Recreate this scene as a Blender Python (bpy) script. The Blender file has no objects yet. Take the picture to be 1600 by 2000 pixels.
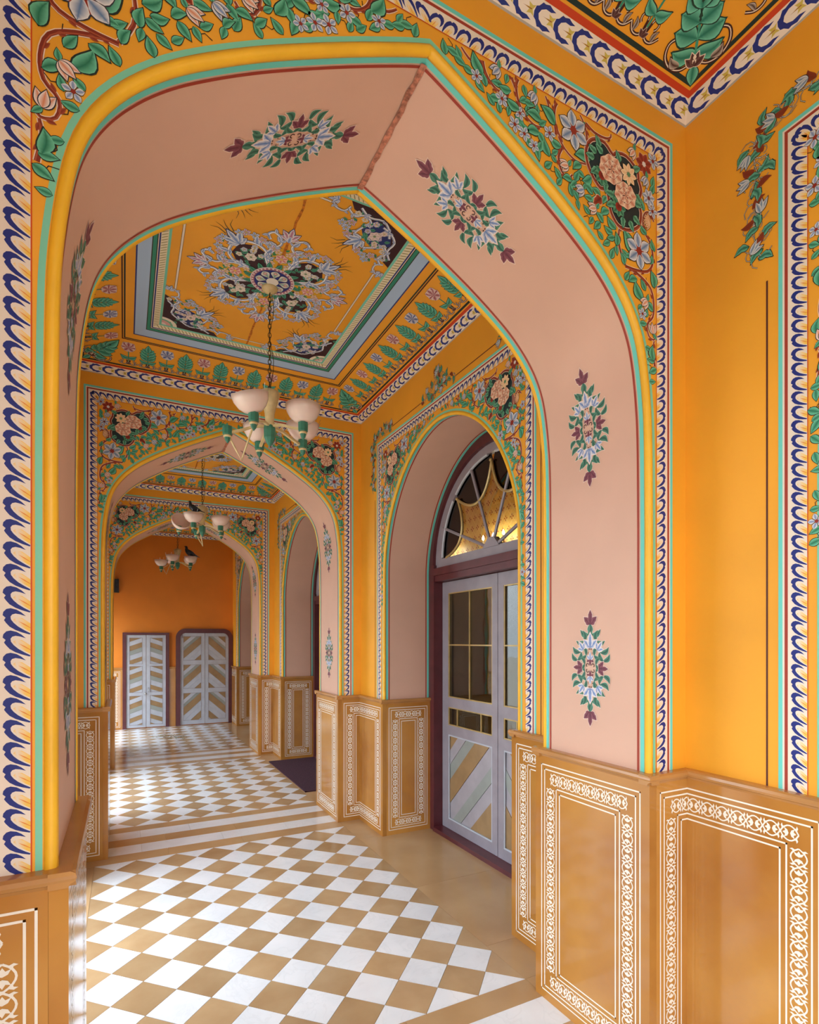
import bpy, bmesh, math, random
from mathutils import Vector, Matrix
random.seed(7)
R = math.radians
sc = bpy.context.scene
COL = sc.collection

# ------------------------------------------------------------------ camera, light, exposure
cam_d = bpy.data.cameras.new('camera')
cam = bpy.data.objects.new('camera', cam_d)
COL.objects.link(cam)
cam_d.sensor_fit = 'HORIZONTAL'
cam_d.sensor_width = 36.0
cam_d.lens = 36.0 * 1080.2 / 1600.0
cam_d.shift_y = (1251.9 - 1000.0) / 1600.0
cam_d.clip_start = 0.05
cam.location = (0, 0, 1.6)
cam.rotation_euler = (R(90), 0, -R(27.303))
sc.camera = cam

w = bpy.data.worlds.new('sky')
sc.world = w
w.use_nodes = True
wt = w.node_tree                                    # bright overcast: luminance rises evenly from horizon to zenith, (1 + 2 sin e) / 3
bg = wt.nodes['Background']
_tc = wt.nodes.new('ShaderNodeTexCoord'); _sx = wt.nodes.new('ShaderNodeSeparateXYZ')
_mr = wt.nodes.new('ShaderNodeMapRange'); _mr.inputs['From Min'].default_value = 0; _mr.inputs['From Max'].default_value = 1
SKY = 5.2
_mr.inputs['To Min'].default_value = SKY / 3; _mr.inputs['To Max'].default_value = SKY
wt.links.new(_tc.outputs['Generated'], _sx.inputs[0]); wt.links.new(_sx.outputs['Z'], _mr.inputs['Value'])
wt.links.new(_mr.outputs[0], bg.inputs[1])
bg.inputs[0].default_value = (0.80, 0.91, 1.0, 1)

sc.view_settings.view_transform = 'Standard'
sc.view_settings.look = 'None'
sc.view_settings.gamma = 1.0
sc.view_settings.use_curve_mapping = False
sc.view_settings.exposure = 1.06
sc.cycles.max_bounces = 10
sc.cycles.diffuse_bounces = 4
sc.cycles.caustics_reflective = False
sc.cycles.caustics_refractive = False
sc.cycles.sample_clamp_indirect = 6.0

# ------------------------------------------------------------------ dimensions (metres)
XC = 0.785                      # corridor centre line
HW = 1.12                       # half width between plaster walls
XR, XL = XC + HW, XC - HW
PITCH = 3.252
YA = [1.675 + PITCH * k for k in (-1, 0, 1, 2)]      # centres of the transverse arches
HY = 0.282                      # half depth of an arch
YD = [0.035, 3.272, 6.562, 9.872]                    # centres of the side-wall openings, bay by bay
YDL = [0.035, 3.272, 6.562, 10.36]                   # the last opening on the courtyard side sits against the end wall
YB = 11.285                     # end wall
YF = -1.859                     # open end of the gallery behind the camera
DT = 0.026                      # dado slab thickness
DH = 1.088                      # dado slab height
XI = 2.335                      # door frame plane

# ------------------------------------------------------------------ helpers
def lin(c):
    return tuple(((v / 255.0) / 12.92 if v / 255.0 <= 0.04045 else ((v / 255.0 + 0.055) / 1.055) ** 2.4) for v in c)

MATS = {}
def mat(name, c, rough=0.5, var=0.05, scale=6.0, metal=0.0, bump=0.0, spec=0.5, rnd=0.0, c2=None, vein=None, coat=0.0):
    m = bpy.data.materials.new(name)
    m.use_nodes = True
    nt = m.node_tree
    b = nt.nodes['Principled BSDF']
    b.inputs['Roughness'].default_value = rough
    b.inputs['Metallic'].default_value = metal
    b.inputs['Specular IOR Level'].default_value = spec
    b.inputs['Coat Weight'].default_value = coat
    tc = nt.nodes.new('ShaderNodeTexCoord')
    src = tc.outputs['Object']
    if rnd:
        oi = nt.nodes.new('ShaderNodeObjectInfo')
        ad = nt.nodes.new('ShaderNodeVectorMath'); ad.operation = 'MULTIPLY_ADD'
        cv = nt.nodes.new('ShaderNodeCombineXYZ')
        for i in range(3): nt.links.new(oi.outputs['Random'], cv.inputs[i])
        nt.links.new(cv.outputs[0], ad.inputs[0]); ad.inputs[1].default_value = (37, 19, 53)
        nt.links.new(src, ad.inputs[2]); src = ad.outputs[0]
    nz = nt.nodes.new('ShaderNodeTexNoise')
    nz.inputs['Scale'].default_value = scale
    nz.inputs['Detail'].default_value = 5
    nt.links.new(src, nz.inputs['Vector'])
    rp = nt.nodes.new('ShaderNodeValToRGB')
    a = lin(c)
    d = lin(c2) if c2 else tuple(max(0, v * (1 - 2.2 * var)) for v in a)
    e = a if c2 else tuple(min(1, v * (1 + var)) for v in a)
    rp.color_ramp.elements[0].position = 0.3; rp.color_ramp.elements[0].color = d + (1,)
    rp.color_ramp.elements[1].position = 0.68; rp.color_ramp.elements[1].color = e + (1,)
    nt.links.new(nz.outputs['Fac'], rp.inputs[0])
    out = rp.outputs[0]
    if vein:
        wv = nt.nodes.new('ShaderNodeTexNoise'); wv.inputs['Scale'].default_value = scale * 0.8
        wv.inputs['Detail'].default_value = 8; wv.inputs['Distortion'].default_value = 2.5
        nt.links.new(src, wv.inputs['Vector'])
        vr = nt.nodes.new('ShaderNodeValToRGB')
        vr.color_ramp.elements[0].position = 0.47; vr.color_ramp.elements[0].color = (0, 0, 0, 1)
        vr.color_ramp.elements[1].position = 0.5; vr.color_ramp.elements[1].color = (1, 1, 1, 1)
        el = vr.color_ramp.elements.new(0.53); el.color = (0, 0, 0, 1)
        nt.links.new(wv.outputs['Fac'], vr.inputs[0])
        ml = nt.nodes.new('ShaderNodeMath'); ml.operation = 'MULTIPLY'; ml.inputs[1].default_value = 0.2
        nt.links.new(vr.outputs[0], ml.inputs[0])
        mx = nt.nodes.new('ShaderNodeMix'); mx.data_type = 'RGBA'
        nt.links.new(ml.outputs[0], mx.inputs[0]); nt.links.new(out, mx.inputs[6]); mx.inputs[7].default_value = lin(vein) + (1,)
        out = mx.outputs[2]
    if rnd:
        hs = nt.nodes.new('ShaderNodeHueSaturation')
        mr = nt.nodes.new('ShaderNodeMapRange'); mr.inputs['To Min'].default_value = 1 - rnd; mr.inputs['To Max'].default_value = 1 + rnd * 0.6
        nt.links.new(oi.outputs['Random'], mr.inputs['Value']); nt.links.new(mr.outputs[0], hs.inputs['Value'])
        nt.links.new(out, hs.inputs['Color']); out = hs.outputs[0]
    nt.links.new(out, b.inputs['Base Color'])
    if bump:
        bn = nt.nodes.new('ShaderNodeBump'); bn.inputs['Strength'].default_value = bump; bn.inputs['Distance'].default_value = 0.01
        n2 = nt.nodes.new('ShaderNodeTexNoise'); n2.inputs['Scale'].default_value = 45; n2.inputs['Detail'].default_value = 4
        nt.links.new(tc.outputs['Object'], n2.inputs['Vector']); nt.links.new(n2.outputs['Fac'], bn.inputs['Height'])
        nt.links.new(bn.outputs[0], b.inputs['Normal'])
    MATS[name] = m
    return m

mat('orange_wall', (246, 172, 46), 0.55, 0.045, 2.2, bump=0.06)
mat('pink_plaster', (224, 182, 160), 0.5, 0.03, 2.5, bump=0.04)
mat('yellow_bead', (250, 190, 45), 0.4, 0.05, 8)
mat('tan_marble', (196, 140, 68), 0.10, 0.06, 2.2, c2=(168, 108, 46), rnd=0.14, spec=0.5)
mat('tan_cap', (190, 136, 78), 0.18, 0.07, 4.0)
mat('tile_white', (234, 236, 240), 0.13, 0.02, 5.0, c2=(222, 225, 230), vein=(200, 204, 208), rnd=0.04)
mat('tile_tan', (186, 156, 118), 0.16, 0.06, 5.0, c2=(170, 136, 98), rnd=0.14)
mat('slab_tan', (192, 158, 116), 0.16, 0.06, 2.5, c2=(176, 138, 96), rnd=0.06)
mat('grout', (170, 140, 105), 0.7)
mat('maroon', (92, 40, 46), 0.35, 0.1, 10, bump=0.05)
mat('lilac_grey', (152, 146, 156), 0.4, 0.05, 10)
mat('door_white', (188, 194, 206), 0.4, 0.05, 8, rnd=0.05)
mat('plank_lilac', (166, 162, 170), 0.4, 0.05, 8)
mat('orange_deep', (228, 134, 34), 0.55, 0.05, 1.6, bump=0.05)
mat('door_sage', (150, 157, 153), 0.4, 0.05, 8)
mat('door_tan', (156, 126, 88), 0.4, 0.08, 8)
mat('gold_bead', (196, 170, 110), 0.3, 0.1, 12, metal=0.3)
mat('steel', (190, 190, 190), 0.25, 0.05, 12, metal=0.9)
mat('mint_metal', (62, 128, 108), 0.4, 0.12, 18)
mat('cream_metal', (222, 200, 148), 0.4, 0.1, 18)
mat('chain_metal', (78, 62, 36), 0.45, 0.2, 30, metal=0.5)
mat('bird_dark', (34, 40, 50), 0.5, 0.3, 20)
mat('mat_fibre', (70, 34, 52), 0.95, 0.25, 120, bump=0.6)
mat('speaker_green', (22, 40, 34), 0.5)
mat('room_dark', (84, 92, 78), 0.6)
mat('stone_pale', (160, 150, 136), 0.8, 0.06, 2)
mat('litter_brown', (150, 130, 96), 0.9, 0.3, 20)
mat('litter_green', (96, 120, 70), 0.9, 0.3, 20)
mat('plain_white', (225, 220, 210), 0.6)
# alabaster bowl
m = mat('alabaster', (244, 216, 206), 0.22, 0.03, 9)
m.node_tree.nodes['Principled BSDF'].inputs['Subsurface Weight'].default_value = 0.25
m.node_tree.nodes['Principled BSDF'].inputs['Subsurface Scale'].default_value = 0.03
def glass(name, c, rough=0.0):
    m = bpy.data.materials.new(name); m.use_nodes = True
    b = m.node_tree.nodes['Principled BSDF']
    b.inputs['Base Color'].default_value = lin(c) + (1,)
    b.inputs['Transmission Weight'].default_value = 1.0
    b.inputs['Roughness'].default_value = rough
    b.inputs['IOR'].default_value = 1.5
    nz = m.node_tree.nodes.new('ShaderNodeTexNoise'); nz.inputs['Scale'].default_value = 5
    tcn = m.node_tree.nodes.new('ShaderNodeTexCoord')
    bn = m.node_tree.nodes.new('ShaderNodeBump'); bn.inputs['Strength'].default_value = 0.05; bn.inputs['Distance'].default_value = 0.02
    m.node_tree.links.new(tcn.outputs['Object'], nz.inputs['Vector'])
    m.node_tree.links.new(nz.outputs['Fac'], bn.inputs['Height']); m.node_tree.links.new(bn.outputs[0], b.inputs['Normal'])
    MATS[name] = m
glass('clear_glass', (235, 240, 235))
glass('wine_glass', (14, 3, 7))
# ornament pigment: colour comes from the mesh's own colour attribute
m = bpy.data.materials.new('pigment'); m.use_nodes = True
_b = m.node_tree.nodes['Principled BSDF']; _b.inputs['Roughness'].default_value = 0.55
_a = m.node_tree.nodes.new('ShaderNodeVertexColor'); _a.layer_name = 'Col'
m.node_tree.links.new(_a.outputs[0], _b.inputs['Base Color'])
MATS['pigment'] = m
m = bpy.data.materials.new('stone_inlay'); m.use_nodes = True
_b = m.node_tree.nodes['Principled BSDF']; _b.inputs['Roughness'].default_value = 0.15
_a = m.node_tree.nodes.new('ShaderNodeVertexColor'); _a.layer_name = 'Col'
m.node_tree.links.new(_a.outputs[0], _b.inputs['Base Color'])
MATS['stone_inlay'] = m
# gilded room wall with small crosses
m = mat('gilded_paper', (216, 184, 108), 0.4, 0.06, 6)

def new_obj(name, me, parent=None, loc=(0, 0, 0), rz=0.0, kind=None, rot=None):
    o = bpy.data.objects.new(name, me)
    COL.objects.link(o)
    o.location = loc
    o.rotation_euler = rot if rot else (0, 0, rz)
    if parent: o.parent = parent
    if kind: o['kind'] = kind
    return o

def mesh(name, V, F, m=None, smooth=False):
    me = bpy.data.meshes.new(name)
    me.from_pydata([tuple(v) for v in V], [], F)
    if m: me.materials.append(MATS[m])
    if smooth:
        for p in me.polygons: p.use_smooth = True
    me.update()
    return me

def tag(o, label, cat=None, group=None, kind=None):
    o['label'] = label
    if cat: o['category'] = cat
    if group: o['group'] = group
    if kind: o['kind'] = kind
    return o

class MB:                                            # small mesh builder
    def __init__(s): s.V = []; s.F = []
    def add(s, V, F):
        n = len(s.V); s.V += [tuple(v) for v in V]; s.F += [tuple(i + n for i in f) for f in F]
    def box(s, a, b):
        (x0, y0, z0), (x1, y1, z1) = a, b
        s.add([(x0,y0,z0),(x1,y0,z0),(x1,y1,z0),(x0,y1,z0),(x0,y0,z1),(x1,y0,z1),(x1,y1,z1),(x0,y1,z1)],
              [(0,3,2,1),(4,5,6,7),(0,1,5,4),(1,2,6,5),(2,3,7,6),(3,0,4,7)])
    def prism(s, pts, f0, f1):                       # pts 2D, f0/f1 map a 2D point to the two 3D ends
        if sum(a[0]*b[1]-b[0]*a[1] for a, b in zip(pts, pts[1:]+pts[:1])) < 0: pts = pts[::-1]
        n = len(pts)
        s.add([f0(p) for p in pts] + [f1(p) for p in pts],
              [tuple(range(n)), tuple(range(2*n-1, n-1, -1))] + [(i, (i+1) % n, n+(i+1) % n, n+i) for i in range(n)])
    def tube(s, pts, r, n=8, closed=False):
        pts = [Vector(p) for p in pts]; N = len(pts); V = []; F = []
        up = None
        for i, p in enumerate(pts):
            t = (pts[(i+1) % N] - pts[i-1]) if closed else (pts[min(i+1, N-1)] - pts[max(i-1, 0)])
            t.normalize()
            if up is None:
                up = Vector((0, 0, 1)) if abs(t.z) < 0.9 else Vector((1, 0, 0))
            a = t.cross(up); 
            if a.length < 1e-4: a = t.cross(Vector((0, 1, 0)))
            a.normalize(); b = a.cross(t); up = b
            rr = r[i] if isinstance(r, (list, tuple)) else r
            for k in range(n):
                q = 2*math.pi*k/n
                V.append(p + a*math.cos(q)*rr + b*math.sin(q)*rr)
        M = N if closed else N-1
        for i in range(M):
            for k in range(n):
                j = (i+1) % N
                F.append((i*n+k, i*n+(k+1) % n, j*n+(k+1) % n, j*n+k))
        if not closed:
            F.append(tuple(range(n-1, -1, -1))); F.append(tuple((N-1)*n+k for k in range(n)))
        s.add(V, F)
    def lathe(s, prof, n=20, c=(0, 0, 0)):
        V = []; F = []
        for r, z in prof:
            for k in range(n):
                q = 2*math.pi*k/n
                V.append((c[0]+r*math.cos(q), c[1]+r*math.sin(q), c[2]+z))
        for i in range(len(prof)-1):
            for k in range(n):
                F.append((i*n+k, i*n+(k+1) % n, (i+1)*n+(k+1) % n, (i+1)*n+k))
        s.add(V, F)
    def mesh(s, name, m, smooth=False): return mesh(name, s.V, s.F, m, smooth)
    def obj(s, name, m, parent=None, loc=(0,0,0), rz=0.0, smooth=False, kind=None, rot=None):
        return new_obj(name, s.mesh(name, m, smooth), parent, loc, rz, kind, rot)

# ------------------------------------------------------------------ painted ornament (2D shapes laid on real surfaces)
class Paint:
    def __init__(s):
        s.V = []; s.F = []; s.C = []; s.M = (1, 0, 0, 1, 0, 0); s.stack = []; s.k = 0
    def push(s, x=0, y=0, ang=0.0, sx=1.0, sy=1.0):
        s.stack.append(s.M)
        a, b, c, d, e, f = s.M
        ca, sa = math.cos(R(ang)), math.sin(R(ang))
        A, B, C, D = ca*sx, -sa*sy, sa*sx, ca*sy
        s.M = (a*A + b*C, a*B + b*D, c*A + d*C, c*B + d*D, a*x + b*y + e, c*x + d*y + f)
    def pop(s): s.M = s.stack.pop()
    def t(s, p):
        a, b, c, d, e, f = s.M
        return (a*p[0] + b*p[1] + e, c*p[0] + d*p[1] + f)
    def poly(s, pts, col, lay=0):
        n = len(s.V)
        many = isinstance(col[0], (tuple, list))
        for i, p in enumerate(pts):
            q = s.t(p); s.V.append((q[0], q[1], lay)); s.C.append(lin(col[i]) if many else lin(col))
        s.F.append(tuple(range(n, n+len(pts))))
    def stroke(s, pts, w, col, lay=1, oc=None, ow=0.002, hi=None):
        n = len(pts)
        s.k += 1; lay = lay + (s.k % 9)*0.07
        ws = [(w(i/(n-1)) if callable(w) else w) for i in range(n)]
        nm = []
        for i in range(n):
            ax, ay = pts[max(i-1, 0)]; bx, by = pts[min(i+1, n-1)]
            l = math.hypot(bx-ax, by-ay) or 1e-9
            nm.append((-(by-ay)/l, (bx-ax)/l))
        def rib(k0, k1, c, L):
            for i in range(n-1):
                p, q = pts[i], pts[i+1]
                s.poly([(p[0]+nm[i][0]*k0(i), p[1]+nm[i][1]*k0(i)), (q[0]+nm[i+1][0]*k0(i+1), q[1]+nm[i+1][1]*k0(i+1)),
                        (q[0]+nm[i+1][0]*k1(i+1), q[1]+nm[i+1][1]*k1(i+1)), (p[0]+nm[i][0]*k1(i), p[1]+nm[i][1]*k1(i))], c, L+(i % 2)*0.05)
        if oc: rib(lambda i: -ws[i]/2-ow, lambda i: ws[i]/2+ow, oc, lay)
        rib(lambda i: -ws[i]/2, lambda i: ws[i]/2, col, lay+1 if oc else lay)
        if hi: rib(lambda i: ws[i]*0.12, lambda i: ws[i]*0.38, hi, lay+2)
    def disc(s, x, y, r, ce, cm=None, lay=1, n=14, ry=None):
        ry = ry or r
        cm = cm or ce
        s.k += 1; lay = lay + (s.k % 9)*0.1
        pts = [(x+r*math.cos(2*math.pi*i/n), y+ry*math.sin(2*math.pi*i/n)) for i in range(n)]
        if cm == ce: s.poly(pts, ce, lay)
        else:
            for i in range(n): s.poly([(x, y), pts[i], pts[(i+1) % n]], [cm, ce, ce], lay)
    def leaf(s, x, y, ang, L, W=None, ce=(112, 206, 176), cm=(22, 118, 94), oc=(22, 40, 34), lay=1, lobes=0, bend=0.0, o=None, n=10, pk=0.75):
        W = W or L*0.5
        s.k += 1; lay = lay + (s.k % 29)*0.033
        o = L*0.055 if o is None else o
        s.push(x, y, ang)
        def spine(t): return (L*t, bend*L*math.sin(math.pi*t*0.9)*0.5)
        def hw(t):
            v = math.sin(math.pi*(t**pk))
            if lobes: v *= 0.78+0.3*abs(math.sin(lobes*math.pi*t))
            return W/2*max(v, 0.0)
        ts = [(1-math.cos(math.pi*i/n))/2 for i in range(n+1)]
        if lobes: ts = [i/(3*lobes) for i in range(3*lobes+1)]
        sp = [spine(t) for t in ts]
        if oc:
            q = [(-o, 0)]+sp+[(L+o*1.6, spine(1)[1])]
            hs = [0]+[hw(t)+o for t in ts]+[0]
            for i in range(len(q)-1):
                a, b = q[i], q[i+1]
                for sg in (1, -1): s.poly([a, b, (b[0], b[1]+sg*hs[i+1]), (a[0], a[1]+sg*hs[i])], oc, lay)
        for i in range(len(ts)-1):
            a, b = sp[i], sp[i+1]; ha, hb = hw(ts[i]), hw(ts[i+1])
            for sg in (1, -1):
                s.poly([a, b, (b[0], b[1]+sg*hb), (a[0], a[1]+sg*ha)], [cm, cm, ce, ce], lay+1)
        s.pop()
    def flower(s, x, y, r, n=6, ce=(240, 238, 236), cm=(60, 110, 175), cc=(150, 40, 30), oc=(40, 45, 60), rot=0, lay=1, wd=0.62, squash=1.0, r0=0.12, lobes=0):
        s.push(x, y, rot, 1, squash)
        for k in range(n):
            a = 360/n*k
            s.leaf(r*r0*math.cos(R(a)), r*r0*math.sin(R(a)), a, r*(1-r0), r*wd, ce, cm, oc, lay, pk=1.15, n=8, lobes=lobes)
        s.disc(0, 0, r*0.22, cc, lay=lay+2, n=10)
        s.pop()
    def out(s, name, f, parent, lift=0.0010, step=0.0002, m='pigment', loc=(0,0,0), rz=0.0):
        return new_obj(name, s.mesh(name, f, lift, step, m), parent, loc, rz)
    def mesh(s, name, f, lift=0.0010, step=0.0002, m='pigment'):
        me = bpy.data.meshes.new(name)
        me.from_pydata([f(v[0], v[1], lift + step*v[2]) for v in s.V], [], s.F)
        at = me.color_attributes.new('Col', 'FLOAT_COLOR', 'POINT')
        flat = []
        for c in s.C: flat += [c[0], c[1], c[2], 1.0]
        at.data.foreach_set('color', flat)
        me.materials.append(MATS[m]); me.update()
        return me

MINT = (110, 216, 204); GRN = (128, 208, 176); RED = (164, 58, 40); WHT = (240, 228, 212); BLU = (22, 42, 128)
YEL = (250, 204, 84); ORL = (214, 84, 24); MAR = (132, 44, 28); DKG = (14, 46, 46); INK = (40, 30, 24); BRN = (60, 22, 24)
OBASE = (246, 170, 38); PINKL = (232, 190, 172)

def rope_unit(P, lay=1):
    P.k += 1
    P.poly([(.39,-.01),(.57,.05),(.72,.17),(.86,.34),(.68,.26),(.54,.23),(.44,.27),(.39,.36),(.40,.49),(.48,.64),(.62,.81),(.81,.97),(1.0,1.11),
            (.98,1.17),(.75,1.08),(.54,.97),(.36,.82),(.25,.65),(.19,.53),(.24,.42),(.15,.31),(.17,.16),(.26,.03)], BLU, lay+(P.k % 2)*.2)
    P.poly([(.47,.50),(.56,.38),(.74,.42),(1.0,.66),(1.0,1.05),(.85,.93),(.61,.71)], [YEL, WHT, YEL, YEL, YEL, YEL, WHT], lay+.4)
    P.poly([(.62,.56),(.82,.69),(1.0,.85),(1.0,.88),(.8,.73)], (236, 140, 50), lay+1)

def frame_border(P, D, Z, zb, pitch=0.046, w=0.056):
    def band(o0, o1, c, lay=0):
        P.poly([(-D+o0, zb), (-D+o1, zb), (-D+o1, Z-o1), (-D+o0, Z-o0)], c, lay)
        P.poly([(D-o0, zb), (D-o1, zb), (D-o1, Z-o1), (D-o0, Z-o0)], c, lay)
        P.poly([(-D+o0, Z-o0), (D-o0, Z-o0), (D-o1, Z-o1), (-D+o1, Z-o1)], c, lay)
    o = 0.030
    band(0, .013, MINT); band(.013, .019, WHT); band(.019, .029, RED); band(.029, o+w, WHT)
    band(o+w, o+w+.003, ORL)
    n = max(1, int((Z-o-zb)/pitch)); ph = (Z-o-zb-0.02)/n
    for sg in (1, -1):
        for i in range(n):
            P.push(-sg*(D-o), Z-o-0.02-i*ph, 0, sg*w, -ph); rope_unit(P); P.pop()
        m = int((D-o-0.02)/pitch); pt = (D-o-0.02)/m
        for i in range(m):                            # top run: across = downward, along = toward the centre
            P.stack.append(P.M)
            a, b, c, d, e, f = P.M
            # local (u across, v along) -> X = -sg*(D-o-.02) + sg*v*pt , Z = Z-o-u*w
            A, B, C, Dd = 0, sg*pt, -w, 0
            x0, y0 = -sg*(D-o-0.02-i*pt), Z-o
            P.M = (a*A+b*C, a*B+b*Dd, c*A+d*C, c*B+d*Dd, a*x0+b*y0+e, c*x0+d*y0+f)
            rope_unit(P); P.pop()
    return o+w+.003

# ------------------------------------------------------------------ profiles
def catmull(p, k=5):
    out = []
    for i in range(len(p)-1):
        a, b, c, d = p[max(i-1, 0)], p[i], p[i+1], p[min(i+2, len(p)-1)]
        for j in range(k):
            t = j/k
            out.append(tuple(0.5*((2*b[q])+(-a[q]+c[q])*t+(2*a[q]-5*b[q]+4*c[q]-d[q])*t*t+(-a[q]+3*b[q]-3*c[q]+d[q])*t**3) for q in (0, 1)))
    out.append(p[-1])
    return out
HP = [(.95,1.85),(.95,2.05),(.946,2.35),(.935,2.5),(.915,2.63),(.888,2.72),(.845,2.80),(.785,2.875),(.71,2.945),(.62,3.01),(.50,3.085),(.37,3.157),(.23,3.23),(.08,3.303),(0,3.338)]
ARCH = [(.95, 0), (.95, .6), (.95, 1.2)] + catmull(HP, 8)
def sup(a, b, z0, e=1.9, n=26):
    q = []
    for i in range(n+1):
        t = math.pi/2*i/n
        q.append((a*math.cos(t)**(2/e), z0+b*math.sin(t)**(2/e)))
    q[-1] = (0, z0+b)
    return [(a, 0), (a, .6), (a, 1.2), (a, 1.7)] + q
DOOR = sup(.905, .985, 2.157)
def offset_half(c, off):
    q = []
    n = len(c)
    for i in range(n):
        ax, az = c[max(i-1, 0)]; bx, bz = c[min(i+1, n-1)]
        l = math.hypot(bx-ax, bz-az)
        q.append((c[i][0]-(bz-az)/l*off, c[i][1]+(bx-ax)/l*off))
    out = []
    for i, p in enumerate(q):
        if p[0] < 0 or (i == n-1 and p[0] > 0):
            a = q[i-1] if p[0] < 0 else p
            if p[0] < 0:
                t = a[0]/(a[0]-p[0]); out.append((0, a[1]+t*(p[1]-a[1])))
            else: out.append(p); out.append((0, p[1]+p[0]*0.5))
            break
        out.append(p)
    out[0] = (out[0][0], 0.0)
    out[-1] = (0, out[-1][1])
    return out
def full(half): return [(-d, z) for d, z in half] + [(d, z) for d, z in reversed(half[:-1])]
def zline(half, d):
    d = abs(d)
    for i in range(len(half)-1):
        a, b = half[i], half[i+1]
        if b[0] <= d <= a[0] and a[0] > b[0]:
            return a[1]+(a[0]-d)/(a[0]-b[0])*(b[1]-a[1])
    return 0.0 if d > half[0][0] else half[-1][1]
class Strip:                                          # a surface swept from a profile
    def __init__(s, pts):
        s.p = pts; s.s = [0]
        for a, b in zip(pts, pts[1:]): s.s.append(s.s[-1]+math.hypot(b[0]-a[0], b[1]-a[1]))
        s.n = []
        for i in range(len(pts)):
            a, b = pts[max(i-1, 0)], pts[min(i+1, len(pts)-1)]
            l = math.hypot(b[0]-a[0], b[1]-a[1]); s.n.append(((b[1]-a[1])/l, -(b[0]-a[0])/l))
    def at(s, v, off=0.0):
        v = min(max(v, 0), s.s[-1]-1e-6)
        lo, hi = 0, len(s.s)-1
        while hi-lo > 1:
            m = (lo+hi)//2
            if s.s[m] <= v: lo = m
            else: hi = m
        t = (v-s.s[lo])/(s.s[hi]-s.s[lo])
        a, b, na, nb = s.p[lo], s.p[hi], s.n[lo], s.n[hi]
        return (a[0]+(b[0]-a[0])*t+(na[0]+(nb[0]-na[0])*t)*off, a[1]+(b[1]-a[1])*t+(na[1]+(nb[1]-na[1])*t)*off)
    def find(s, fx):                                  # arc length where fx(x,z) first turns true
        for p, l in zip(s.p, s.s):
            if fx(*p): return l
A_IN = full(offset_half(ARCH, .035)); D_IN = full(offset_half(DOOR, .032))
SA, SD = Strip(A_IN), Strip(D_IN)

def line_band(P, half, o0, o1, col, zb=1.115, lay=0):
    a, b = full(offset_half(half, o0)), full(offset_half(half, o1))
    sa, sb = Strip(a), Strip(b)
    N = 200
    for i in range(N):
        t0, t1 = i/N, (i+1)/N
        h = len(a)
        q = [sa.at(sa.s[-1]*t0), sa.at(sa.s[-1]*t1), sb.at(sb.s[-1]*t1), sb.at(sb.s[-1]*t0)]
        if max(p[1] for p in q) <= zb: continue
        q = [(p[0], max(p[1], zb)) for p in q]
        P.poly(q, col, lay)

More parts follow.
